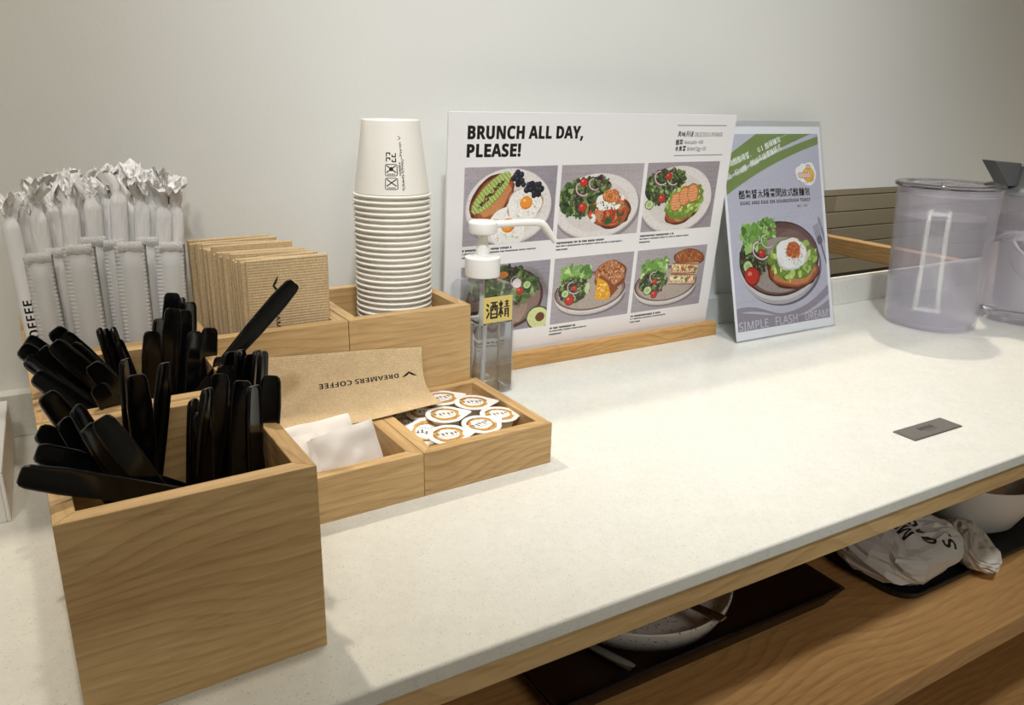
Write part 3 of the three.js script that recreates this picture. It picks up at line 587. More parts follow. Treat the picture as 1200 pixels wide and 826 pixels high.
{
  const tex = canvasTex(256, 256, (g, w) => {
    g.fillStyle = '#f3f0ea'; g.fillRect(0, 0, w, w); g.lineCap = 'round'; let s2 = 3; const q = () => { s2 = (s2 * 16807) % 2147483647; return s2 / 2147483647; };
    for (let k = 0; k < 26; k++) { g.strokeStyle = ['#a87a34', '#c59a52', '#8a6128', '#d3b074'][k % 4]; g.lineWidth = 6 + q() * 10; const r = 68 + q() * 30, a = q() * 6.28; g.beginPath(); g.ellipse(128, 128, r, r * .92, 0, a, a + .8 + q()); g.stroke(); }
    g.strokeStyle = '#2a2119';
    const stroke = (p, lw) => { g.lineWidth = lw; g.beginPath(); g.moveTo(p[0], p[1]); for (let i = 2; i < p.length; i += 2) g.lineTo(p[i], p[i + 1]); g.stroke(); };
    for (let k = 0; k < 5; k++) { const x = 66 + k * 27; stroke([x, 104 + (k % 2) * 8, x + 4, 128], 7); stroke([x - 6, 116, x + 14, 110], 5); if (k % 2) stroke([x + 6, 122, x + 12, 136, x, 134], 5); }
    for (let k = 0; k < 6; k++) stroke([78 + k * 18, 150 + (k % 2) * 5, 88 + k * 18, 153], 4);
  });
  M.lidPrint = S({ map: tex, roughness: .35 }); M.cream = S({ color: 0xf4f2ec, roughness: .35 });
  const lidShape = new THREE.Shape(); const R = .0188;                 // round foil with a pull tab
  lidShape.moveTo(R * Math.cos(.6), R * Math.sin(.6)); lidShape.absarc(0, 0, R, .6, Math.PI * 2 - .6, false); lidShape.quadraticCurveTo(R * 1.12, -R * .34, R * 1.36, -R * .1); lidShape.quadraticCurveTo(R * 1.44, 0, R * 1.36, R * .1); lidShape.quadraticCurveTo(R * 1.12, R * .34, R * Math.cos(.6), R * Math.sin(.6));
  const lidGeo = new THREE.ExtrudeGeometry(lidShape, { depth: .0006, bevelEnabled: true, bevelSize: .0002, bevelThickness: .0002, bevelSegments: 1, curveSegments: 20 }).rotateX(-Math.PI / 2);
  { const p = lidGeo.attributes.position, uv = lidGeo.attributes.uv; for (let i = 0; i < p.count; i++) uv.setXY(i, .5 + p.getX(i) / (2 * R) * .96, .5 - p.getZ(i) / (2 * R) * .96); }
  const cupGeo = lathe([[0, -.019], [.0105, -.019], [.0118, -.0175], [.0152, -.001], [.0172, -.0008], [.0172, .0001], [0, .0001]], 28);
  const C = [  // u, v, height of the lid, tab turn, tilt x, tilt z
    [.26, .17, .0365, -.25, .05, .04], [.60, .20, .0375, .25, .06, -.03], [.86, .32, .0365, -.15, .03, -.04], [.20, .44, .0290, 2.5, .28, .22], [.42, .50, .0385, -.2, .03, .0], [.78, .62, .0385, -.3, .02, -.02], [.60, .87, .0370, -.1, .02, .0], [.36, .76, .0315, -.6, .0, .04], [.14, .72, .024, 1.2, .1, .1], [.86, .88, .024, .3, .0, .0], [.5, .14, .012, 1, 0, 0], [.72, .36, .011, 2, 0, 0]];
  C.slice(0, 10).forEach(([u, v, y, a, tx, tz], i) => {
    const p = off(CR, .012 + u * .109, .012 + v * .118);
    const t = thing('creamer_cup', i === 3 ? 'tilted creamer cup with dark swirl lid leaning at the left of the creamer box' : 'small coffee creamer cup with gold swirl lid in the low box', 'creamer', [p[0], Y0 + y, p[1]], YAW, i === 3 ? null : 'creamer cups in the low box');
    const h = new THREE.Group(); t.rotation.set(tx, YAW, tz);
    part('plastic_cup', cupGeo, M.cream, t); const l = part('foil_lid', lidGeo, M.lidPrint, t, 'white foil lid printed with a gold ring'); l.rotation.y = a; 
  });
}

// ───────────────────────── sanitiser bottle ─────────────────────────
{
  const t = thing('pump_bottle', 'clear square pump bottle with yellow label and white nozzle', 'bottle', [.4135, Y0, -.772], YAW);
  const W = .057, D = .06, H = .131;
  const ring = (w, d, r, y) => { const o = []; for (let q = 0; q < 4; q++) for (let k = 0; k <= 4; k++) { const a = q * Math.PI / 2 + k / 4 * Math.PI / 2, sx = q === 0 || q === 3 ? 1 : -1, sz = q < 2 ? 1 : -1; o.push(V(sx * (w / 2 - r) + r * Math.cos(a), y, sz * (d / 2 - r) + r * Math.sin(a))); } return o; };
  const shell = [[.05, .053, .006, .0006], [.055, .058, .007, .003], [W, D, .007, .008], [W, D, .007, H - .012], [.056, .059, .009, H - .006], [.050, .053, .012, H - .001], [.036, .036, .017, H + .002], [.03, .03, .0149, H + .004], [.03, .03, .0149, H + .009]];
  const inner = shell.map(([w, d, r, y]) => [w - .003, d - .003, Math.max(.004, r - .0015), y]); inner[0][3] = .004; inner[1][3] = .0055; inner[2][3] = .009;
  const rings = [...shell.map(a => ring(...a)), ...inner.reverse().map(a => ring(...a))].map(r => r.reverse().reverse());
  const g = loft(rings.map(r => r.slice().reverse()));
  part('bottle_body', g, M.clear, t, 'clear square plastic body');
  const lv = .086, lq = [[.05, .053, .005, .0042], [.0536, .0566, .0054, .0092], [.0539, .0569, .0054, lv - .001], [.0539, .0569, .0054, lv]];
  part('liquid', loft(lq.map(a => ring(...a).reverse())), M.liquid, t, 'clear liquid filling the lower part');
  part('dip_tube', new THREE.TubeGeometry(new THREE.CatmullRomCurve3([V(0, .15, 0), V(-.002, .08, .002), V(-.008, .008, .010)]), 16, .0028, 10), Ph({ color: 0xf6f6f4, roughness: .3, transmission: .3, thickness: 0 }), t);
  const lab = canvasTex(512, 384, (q, w, h) => { q.fillStyle = '#d9c474'; q.fillRect(0, 0, w, h); q.strokeStyle = '#0d0c0a'; glyph(q, '酒', 56, 66, 196, 256, 29); glyph(q, '精', 266, 66, 196, 256, 26); });
  const lp = part('label', box(.0385, .0295, .0004, .0025, .1035, D / 2 + .0004), [0, 1, 2, 3].map(() => S({ color: 0xd9c474, roughness: .6 })).concat([S({ map: lab, roughness: .6 }), S({ color: 0xd9c474, roughness: .6 })]), t, 'yellow label with two black characters');
  const cap = [[0, .158], [.0185, .158], [.02, .1565], [.02, .137], [.0192, .1362], [.0155, .1362]];
  const knurl = lathe([[.0152, .1362], [.0194, .1362], [.0201, .1372], [.0201, .1572], [.0192, .1585], [.0105, .1588], [.0098, .1605], [0, .1605]], 64);
  part('collar', knurl, M.pump, t);
  part('piston', lathe([[.0078, .159], [.0078, .168], [.0064, .17], [.0058, .182], [.0075, .187], [0, .187]], 32), M.pump, t);
  part('pump_head', lathe([[0, .1845], [.0145, .1845], [.0162, .186], [.0163, .196], [.0150, .1985], [0, .1992]], 48), M.pump, t);
  const nz = new THREE.CatmullRomCurve3([V(.010, .1935, 0), V(.045, .1935, .0), V(.072, .1925, 0), V(.080, .1905, 0)], false, 'catmullrom', .2);
  part('nozzle_arm', new THREE.TubeGeometry(nz, 24, .0042, 14), M.pump, t);
  part('nozzle_tip', loft([[V(.0785, .1905, 0), .0046], [V(.082, .188, 0), .0046], [V(.0985, .1685, 0), .0036]].map(([c, r]) => { const o = []; const ax = V(.62, -.78, 0).normalize(), b = V(0, 0, 1), n = ax.clone().cross(b); for (let i = 0; i < 14; i++) { const a = i / 14 * 6.2832; o.push(c.clone().addScaledVector(b, Math.cos(a) * r).addScaledVector(n, Math.sin(a) * r)); } return o; })), M.pump, t);
  t.children.filter(c => c.name === 'nozzle_arm' || c.name === 'nozzle_tip').forEach(c => { c.rotation.y = -.03; });
}

// ───────────────────────── printed pictures: small painter for plates of food ─────────────────────────
const pick = (a) => a[Math.floor(rnd() * a.length)];
function speck(g, cx, cy, rx, ry, n, cols, s0, s1) { for (let i = 0; i < n; i++) { const a = rnd() * 6.283, r = Math.sqrt(rnd()); g.fillStyle = pick(cols); g.beginPath(); g.ellipse(cx + Math.cos(a) * r * rx, cy + Math.sin(a) * r * ry, rr(s0, s1), rr(s0, s1), rnd() * 3, 0, 7); g.fill(); } }
function blob(g, cx, cy, rx, ry, col, jag = .08, n = 22, rot = 0) {
  g.save(); g.translate(cx, cy); g.rotate(rot); g.fillStyle = col; g.beginPath(); const p = [];
  for (let i = 0; i < n; i++) { const a = i / n * 6.2832, k = 1 + (rnd() - .5) * 2 * jag; p.push([Math.cos(a) * rx * k, Math.sin(a) * ry * k]); }
  for (let i = 0; i < n; i++) { const a = p[i], b = p[(i + 1) % n]; const m = [(a[0] + b[0]) / 2, (a[1] + b[1]) / 2]; i ? g.quadraticCurveTo(a[0], a[1], m[0], m[1]) : g.moveTo(m[0], m[1]); }
  g.quadraticCurveTo(p[0][0], p[0][1], (p[0][0] + p[1][0]) / 2, (p[0][1] + p[1][1]) / 2); g.fill(); g.restore();
}
const GREENS = ['#28391d', '#364d24', '#48652f', '#5c7a3c', '#7c9857', '#1f2c19', '#415a2c', '#9bb077', '#3a4a2a', '#6a7f49'];
function salad(g, cx, cy, rx, ry, dark = 0) {
  blob(g, cx, cy, rx, ry, '#26351d', .12);
  for (let i = 0; i < 260; i++) {
    const a = rnd() * 6.283, r = Math.sqrt(rnd()), x = cx + Math.cos(a) * r * rx, y = cy + Math.sin(a) * r * ry, s = rr(.07, .2) * rx;
    blob(g, x, y, s, s * rr(.3, .7), rnd() < .12 + dark ? pick(['#4a2a38', '#3b2430', '#5b3140']) : pick(GREENS), .3, 12, rnd() * 3);
    if (rnd() < .35) { g.strokeStyle = 'rgba(215,230,180,.5)'; g.lineWidth = rx * .015; g.beginPath(); g.moveTo(x - s * .6, y); g.quadraticCurveTo(x, y - s * .3, x + s * .6, y + s * .1); g.stroke(); }
  }
}
function lettuce(g, cx, cy, rx, ry) { for (let i = 0; i < 60; i++) { const x = cx + rr(-1, 1) * rx, y = cy + rr(-1, 1) * ry, s = rr(.15, .4) * rx; blob(g, x, y, s, s * .7, pick(['#6d9a45', '#86b257', '#a4c977', '#557f38', '#c3dc98', '#7aa850']), .35, 16, rnd() * 3); } }
function tomato(g, x, y, r) { blob(g, x, y, r, r * .9, '#8f1f18', .06); blob(g, x - r * .06, y - r * .06, r * .86, r * .76, '#c2372a', .06); blob(g, x - r * .3, y - r * .3, r * .28, r * .2, '#e8877a', .1); }
function onion(g, x, y, r) { g.lineWidth = r * .16; g.strokeStyle = '#e6d3dc'; g.beginPath(); g.ellipse(x, y, r, r * .75, .4, .3, 4.2); g.stroke(); g.lineWidth = r * .07; g.strokeStyle = '#8d4a6b'; g.beginPath(); g.ellipse(x, y, r * 1.08, r * .83, .4, .3, 4.2); g.stroke(); }
function cucumber(g, x, y, r) { blob(g, x, y, r, r * .9, '#3c5c2b', .05); blob(g, x, y, r * .85, r * .75, '#c6d8a0', .05); blob(g, x, y, r * .45, r * .4, '#a7c07c', .2); }
function toast(g, cx, cy, rx, ry, rot) { blob(g, cx, cy, rx, ry, '#5a2b19', .06, 26, rot); blob(g, cx, cy, rx * .93, ry * .88, '#a5532f', .06, 26, rot); blob(g, cx, cy, rx * .82, ry * .76, '#c98755', .1, 26, rot); }
function egg(g, x, y, r, rot) {
  blob(g, x, y, r * 1.03, r * .9, '#b9a58b', .12, 16, rot); blob(g, x, y, r, r * .86, '#f2efe8', .12, 16, rot); speck(g, x, y, r * .8, r * .7, 40, ['#ded8cb', '#fffefb', '#cfc6b6'], r * .02, r * .07);
  blob(g, x + r * .05, y - r * .1, r * .36, r * .33, '#d9791c', .04); blob(g, x + r * .03, y - r * .13, r * .31, r * .28, '#f29a2e', .05); blob(g, x - r * .05, y - r * .22, r * .1, r * .07, '#fbd08a', .1); speck(g, x, y, r * .7, r * .6, 26, ['#3a2a1a', '#6b4a2a'], r * .008, r * .02);
}
function guac(g, cx, cy, rx, ry, rot = 0) { blob(g, cx, cy, rx, ry, '#6f8a35', .12, 26, rot); for (let i = 0; i < 110; i++) { const a = rnd() * 6.283, r = Math.sqrt(rnd()) * .95; blob(g, cx + Math.cos(a) * r * rx, cy + Math.sin(a) * r * ry, rx * rr(.05, .14), rx * rr(.04, .1), pick(['#8fae49', '#a9c65c', '#c0d674', '#7c9a3c', '#d5e18d']), .3, 9, rnd() * 3); } }
function whitePlate(g, cx, cy, rx, ry) { blob(g, cx + rx * .03, cy + ry * .08, rx * 1.02, ry * 1.02, '#8f868c', .005, 40); blob(g, cx, cy, rx, ry, '#d3ccc8', .004, 40); blob(g, cx, cy - ry * .02, rx * .98, ry * .97, '#e6e0dc', .004, 40); blob(g, cx, cy, rx * .78, ry * .76, '#dcd5d1', .004, 40); }
function rimBowl(g, cx, cy, rx, ry) {
  blob(g, cx + rx * .04, cy + ry * .42, rx * .98, ry * .9, '#81797f', .004, 40); blob(g, cx, cy + ry * .30, rx * .96, ry * .92, '#cfc9c4', .004, 40); blob(g, cx, cy + ry * .12, rx, ry, '#ded8d2', .003, 40);
  blob(g, cx, cy, rx, ry, '#5e332a', .003, 40); blob(g, cx, cy + ry * .015, rx * .965, ry * .95, '#8f7a70', .003, 40); blob(g, cx, cy + ry * .05, rx * .9, ry * .86, '#b4a79d', .004, 40); speck(g, cx, cy + ry * .1, rx * .85, ry * .75, 260, ['#8d8078', '#c9beb4', '#6f625b'], 1, 2.5);
}
function backdrop(g, w, h, c0, c1) { const q = g.createLinearGradient(0, 0, w, h); q.addColorStop(0, c0); q.addColorStop(1, c1); g.fillStyle = q; g.fillRect(0, 0, w, h); for (let i = 0; i < 60; i++) { g.strokeStyle = rnd() > .5 ? 'rgba(255,255,255,.06)' : 'rgba(70,60,75,.05)'; g.lineWidth = rr(1, 5); g.beginPath(); const y = rr(0, h); g.moveTo(0, y); g.quadraticCurveTo(w / 2, y + rr(-20, 20), w, y + rr(-30, 30)); g.stroke(); } }
const DISH = [
  (g, w, h) => {  // avocado toast, two eggs, blueberries
    backdrop(g, w, h, '#b3aab0', '#8d8790'); whitePlate(g, w * .49, h * .52, w * .47, h * .50);
    toast(g, w * .29, h * .37, w * .27, h * .22, -.75); toast(g, w * .33, h * .42, w * .25, h * .18, -.75);
    g.save(); g.translate(w * .28, h * .33); g.rotate(-.75); blob(g, 0, 0, w * .26, h * .125, '#4d6b2c', .03, 26); for (let i = 0; i < 30; i++) { g.fillStyle = i % 2 ? '#a6bd5a' : '#c9d885'; const x = -w * .25 + i / 29 * w * .5, k = Math.sqrt(Math.max(0, 1 - Math.pow(x / (w * .26), 2))); g.fillRect(x, -h * .12 * k, w * .014, h * .24 * k); } speck(g, 0, h * .01, w * .19, h * .035, 130, ['#2b1a12', '#5b2c18', '#8a3d1c', '#140d0a'], 2, 5); g.restore();
    egg(g, w * .47, h * .79, w * .21, .2); egg(g, w * .66, h * .5, w * .19, -.3);
    for (let i = 0; i < 34; i++) { const k = rnd(), x = w * (.53 + k * .28 + rr(-.05, .05)), y = h * (.12 + k * .24 + rr(-.08, .08)), r = w * rr(.026, .034); blob(g, x, y, r, r, '#15151c', .03); blob(g, x - r * .2, y - r * .2, r * .6, r * .55, '#2c2e3c', .05); blob(g, x - r * .3, y - r * .3, r * .2, r * .15, '#70748a', .1); }
  },
  (g, w, h) => {  // salad and open toast with tomato, egg
    backdrop(g, w, h, '#aaa0a4', '#bdb4b6'); whitePlate(g, w * .46, h * .58, w * .52, h * .46); salad(g, w * .22, h * .45, w * .22, h * .25); salad(g, w * .42, h * .3, w * .18, h * .13, .1); onion(g, w * .26, h * .33, w * .08); onion(g, w * .4, h * .27, w * .07); tomato(g, w * .28, h * .58, w * .052); tomato(g, w * .27, h * .24, w * .05);
    toast(g, w * .62, h * .66, w * .27, h * .24, .1); for (let i = 0; i < 26; i++) blob(g, w * (.62 + rr(-.22, .2)), h * (.62 + rr(-.16, .18)), w * rr(.03, .08), h * rr(.02, .05), pick(['#c9402c', '#e0694c', '#f0ece6', '#35562a', '#4d7438', '#fbf7f2', '#b83424']), .25, 12, rnd() * 3);
    blob(g, w * .56, h * .52, w * .12, h * .12, '#f4f0ea', .12); blob(g, w * .62, h * .44, w * .11, h * .10, '#c9763b', .1); speck(g, w * .62, h * .44, w * .1, h * .09, 80, ['#e5a066', '#9c4c22', '#f0c08d'], 2, 5); speck(g, w * .62, h * .66, w * .24, h * .18, 60, ['#2e4a22', '#57803a'], 2, 7);
  },
  (g, w, h) => {  // salmon on guacamole toast
    backdrop(g, w, h, '#a79da2', '#9a9096'); whitePlate(g, w * .45, h * .55, w * .5, h * .5); salad(g, w * .2, h * .35, w * .19, h * .24); salad(g, w * .38, h * .24, w * .16, h * .13); onion(g, w * .2, h * .22, w * .09); onion(g, w * .36, h * .24, w * .08); tomato(g, w * .24, h * .52, w * .05); tomato(g, w * .3, h * .2, w * .045); cucumber(g, w * .08, h * .6, w * .06);
    toast(g, w * .56, h * .64, w * .27, h * .26, -.5); guac(g, w * .57, h * .58, w * .27, h * .24, -.4); for (const [x, y, a] of [[.45, .58, -.1], [.56, .5, -.12], [.67, .46, -.15]]) { g.save(); g.translate(w * x, h * y); g.rotate(a); blob(g, 0, 0, w * .085, h * .15, '#b4602f', .06, 14); blob(g, -w * .005, -h * .005, w * .074, h * .135, '#e0935b', .08, 14); for (let i = 0; i < 6; i++) { g.strokeStyle = 'rgba(250,215,180,.75)'; g.lineWidth = 3; g.beginPath(); g.moveTo(-w * .06, -h * .1 + i * h * .04); g.quadraticCurveTo(0, -h * .08 + i * h * .04, w * .06, -h * .1 + i * h * .04); g.stroke(); } g.restore(); } speck(g, w * .57, h * .58, w * .22, h * .2, 60, ['#6b4a22', '#2c2014'], 1, 3);
  },
  (g, w, h) => {  // salad bowl and half avocado
    backdrop(g, w, h, '#a9a3ac', '#8f8893'); blob(g, w * .5, h * .52, w * .44, h * .46, '#4b2c26', .005, 40); blob(g, w * .5, h * .51, w * .41, h * .42, '#8a6f66', .005, 40); salad(g, w * .5, h * .36, w * .36, h * .27); tomato(g, w * .4, h * .18, w * .045); tomato(g, w * .66, h * .42, w * .045); blob(g, w * .46, h * .16, w * .06, h * .05, '#e38a3a', .1); onion(g, w * .62, h * .28, w * .07); blob(g, w * .62, h * .3, w * .05, h * .07, '#efe6ea', .1); cucumber(g, w * .74, h * .34, w * .05);
    for (let i = 0; i < 14; i++) { g.strokeStyle = '#a8907f'; g.lineWidth = 9; g.beginPath(); g.moveTo(w * (.42 + i * .025), h * .62); g.quadraticCurveTo(w * (.5 + i * .02), h * .75, w * (.4 + i * .02), h * .88); g.stroke(); }
    blob(g, w * .9, h * .86, w * .15, h * .18, '#3c4a24', .03, 24, .3); blob(g, w * .9, h * .86, w * .135, h * .16, '#d7dd9c', .03, 24, .3); blob(g, w * .92, h * .85, w * .055, h * .07, '#6b3a1e', .05);
  },
  (g, w, h) => {  // grilled sandwich with melted cheese
    backdrop(g, w, h, '#b1a9ae', '#a39aa1'); rimBowl(g, w * .48, h * .55, w * .45, h * .30); lettuce(g, w * .28, h * .30, w * .16, h * .15); salad(g, w * .26, h * .5, w * .18, h * .19, .15); onion(g, w * .26, h * .47, w * .08); tomato(g, w * .27, h * .48, w * .035); tomato(g, w * .22, h * .66, w * .06); cucumber(g, w * .16, h * .55, w * .05); blob(g, w * .43, h * .5, w * .03, h * .09, '#c9d6a2', .1);
    blob(g, w * .72, h * .34, w * .21, h * .24, '#7a3f1e', .07, 22); blob(g, w * .71, h * .32, w * .195, h * .21, '#b5744a', .08, 22); speck(g, w * .71, h * .3, w * .17, h * .17, 110, ['#8a4a26', '#d19a6c', '#6b3418', '#e0b48a'], 3, 9); g.fillStyle = '#8d4a26'; g.beginPath(); g.moveTo(w * .52, h * .44); g.lineTo(w * .6, h * .32); g.lineTo(w * .84, h * .56); g.lineTo(w * .74, h * .7); g.closePath(); g.fill(); g.fillStyle = '#e8a628'; g.beginPath(); g.moveTo(w * .55, h * .36); g.quadraticCurveTo(w * .7, h * .42, w * .72, h * .56); g.quadraticCurveTo(w * .78, h * .72, w * .66, h * .72); g.quadraticCurveTo(w * .52, h * .72, w * .54, h * .62); g.closePath(); g.fill(); speck(g, w * .64, h * .56, w * .08, h * .12, 40, ['#f6c95a', '#d88c1a', '#fbe08f'], 3, 10);
  },
  (g, w, h) => {  // stacked sandwich
    backdrop(g, w, h, '#b1a8ae', '#a1989f'); rimBowl(g, w * .46, h * .58, w * .45, h * .29); lettuce(g, w * .27, h * .34, w * .17, h * .15); salad(g, w * .27, h * .54, w * .19, h * .17, .15); onion(g, w * .29, h * .46, w * .08); tomato(g, w * .29, h * .53, w * .035); cucumber(g, w * .2, h * .66, w * .06); tomato(g, w * .3, h * .74, w * .05);
    g.save(); g.translate(w * .70, h * .36); g.rotate(.10);
    blob(g, w * .04, -h * .17, w * .23, h * .15, '#6b3418', .05, 22); blob(g, w * .035, -h * .185, w * .215, h * .125, '#9a5429', .06, 22); speck(g, w * .03, -h * .2, w * .18, h * .09, 70, ['#7a3f1e', '#b9733f', '#c98a55'], 3, 8);
    for (const y of [-.07, .11]) { g.fillStyle = '#d8c19a'; g.beginPath(); g.moveTo(-w * .20, h * y); g.lineTo(w * .2, h * (y - .03)); g.lineTo(w * .2, h * (y + .13)); g.lineTo(-w * .18, h * (y + .16)); g.closePath(); g.fill(); g.fillStyle = '#f1e7c4'; g.fillRect(-w * .19, h * (y + .035), w * .38, h * .055); for (let i = 0; i < 30; i++) blob(g, rr(-.18, .19) * w, h * (y + rr(.03, .10)), w * rr(.012, .035), h * rr(.008, .02), pick(['#c5452f', '#d96a45', '#5c7a38', '#f7edc2', '#f3d77a', '#b9683a']), .3, 9, rnd() * 3); speck(g, 0, h * (y + .02), w * .18, h * .015, 26, ['#b98f5f', '#e6d3b0'], 2, 6); speck(g, 0, h * (y + .125), w * .17, h * .015, 26, ['#b98f5f', '#e6d3b0'], 2, 6); g.fillStyle = '#8a4a24'; g.fillRect(-w * .19, h * (y - .012), w * .39, h * .016); g.fillRect(-w * .18, h * (y + .148), w * .37, h * .014); }
    g.restore();
  },
];
function fineText(g, x, y, wd, sz, col) { g.fillStyle = col; let q = x; while (q < x + wd) { const k = rr(.45, 1.0) * sz; g.fillRect(q, y, k * .75, sz * rr(.75, 1)); q += k * .95; if (rnd() < .12) q += sz * .5; } }

// ───────────────────────── menu board in its wooden foot ─────────────────────────
{
  const Wb = .4381, Hb = .2947, tilt = .0674;
  const tex = canvasTex(2048, 1378, (g, W, H) => {
    g.fillStyle = '#efedec'; g.fillRect(0, 0, W, H);
    const cols = [[.049, .340], [.3545, .650], [.664, .957]], rows = [[.2065, .519], [.605, .908]]; let k = 0;
    for (const [y0, y1] of rows) for (const [x0, x1] of cols) {
      const w = (x1 - x0) * W, h = (y1 - y0) * H; g.save(); g.beginPath(); g.rect(x0 * W, y0 * H, w, h); g.clip(); g.translate(x0 * W, y0 * H); DISH[k](g, w, h); for (let q = 0; q < 2600; q++) { g.fillStyle = rnd() > .5 ? 'rgba(255,250,240,.10)' : 'rgba(20,12,8,.12)'; g.fillRect(rnd() * w, rnd() * h, rr(2, 7), rr(2, 5)); } g.restore();
      fineText(g, x0 * W + 2, (y1 + .014) * H, w * [.66, .72, .58, .5, .38, .52][k] * .8, 13, '#2b2926'); fineText(g, x0 * W + 2, (y1 + .029) * H, w * [.8, .82, .68, .6, .46, .5][k], 9, '#3a3835'); fineText(g, x0 * W + 2, (y1 + .044) * H, w * .14, 10, '#2b2926'); k++;
    }
    g.fillStyle = '#0f0e0d'; g.save(); g.translate(.051 * W, .099 * H); g.font = 'bold 92px sans-serif'; const m = g.measureText('BRUNCH ALL DAY,').width; g.scale(.368 * W / m, 1); g.fillText('BRUNCH ALL DAY,', 0, 0); g.lineWidth = 4; g.strokeStyle = '#0f0e0d'; g.strokeText('BRUNCH ALL DAY,', 0, 0); g.restore();
    g.save(); g.translate(.050 * W, .167 * H); g.font = 'bold 92px sans-serif'; const m2 = g.measureText('PLEASE!').width; g.scale(.168 * W / m2, 1); g.fillText('PLEASE!', 0, 0); g.lineWidth = 4; g.strokeText('PLEASE!', 0, 0); g.restore();
    g.strokeStyle = '#5a5856'; g.lineWidth = 4; for (const y of [.0455, .177]) { g.beginPath(); g.moveTo(.7605 * W, y * H); g.lineTo(.962 * W, y * H); g.stroke(); }
    g.strokeStyle = '#151413'; let x = .766 * W; for (const c of '美味升級') { glyph(g, c, x, .071 * H, 29, 33, 4.2); x += 33; } g.fillStyle = '#151413'; const fit = (s, x0, x1, y, f) => { g.save(); g.font = f; g.translate(x0, y); g.scale((x1 - x0) / g.measureText(s).width, 1); g.fillText(s, 0, 0); g.restore(); };
    fit('DELICIOUS UPGRADE', x + 8, .951 * W, .094 * H, '34px sans-serif');
    x = .7625 * W; for (const c of '酪梨') { glyph(g, c, x, .107 * H, 26, 30, 4.4); x += 30; } fit('Avocado +80', x + 8, .873 * W, .127 * H, '30px sans-serif');
    x = .7625 * W; for (const c of '水煮蛋') { glyph(g, c, x, .136 * H, 26, 30, 4.4); x += 30; } fit('Boiled Egg +20', x + 8, .888 * W, .156 * H, '30px sans-serif');
  });
  const t = thing('menu_board', 'large white brunch menu board with six food pictures standing in a wooden foot', 'menu board', [.608, Y0, -.832], .0097);
  const core = S({ color: 0xf3f2f0, roughness: .5 }), face = Ph({ map: tex, roughness: .45 });
  const b = part('printed_panel', new THREE.BoxGeometry(Wb, Hb + .010, .004), core, t, 'white foam board'); b.rotation.x = tilt; b.position.set(0, .01 + (Hb + .01) / 2 * Math.cos(tilt), (Hb + .01) / 2 * Math.sin(tilt) - .001);
  const p = part('print_sheet', new THREE.PlaneGeometry(Wb - .0006, Hb - .0004), face, b, 'print with black heading and six dishes'); p.position.set(0, .005, .00215);
  const foot = new THREE.Group(); const fw = .448;
  part('wooden_foot', grain(mergeGeometries([rbox(fw, .0195, .0145, .0012, 0, .00975, .0145), rbox(fw, .0195, .0145, .0012, 0, .00975, -.0105), rbox(fw, .009, .02, .001, 0, .0045, .002)]), 0, .3, .2, .45), M.baseWood, t, 'slotted wooden foot');
}

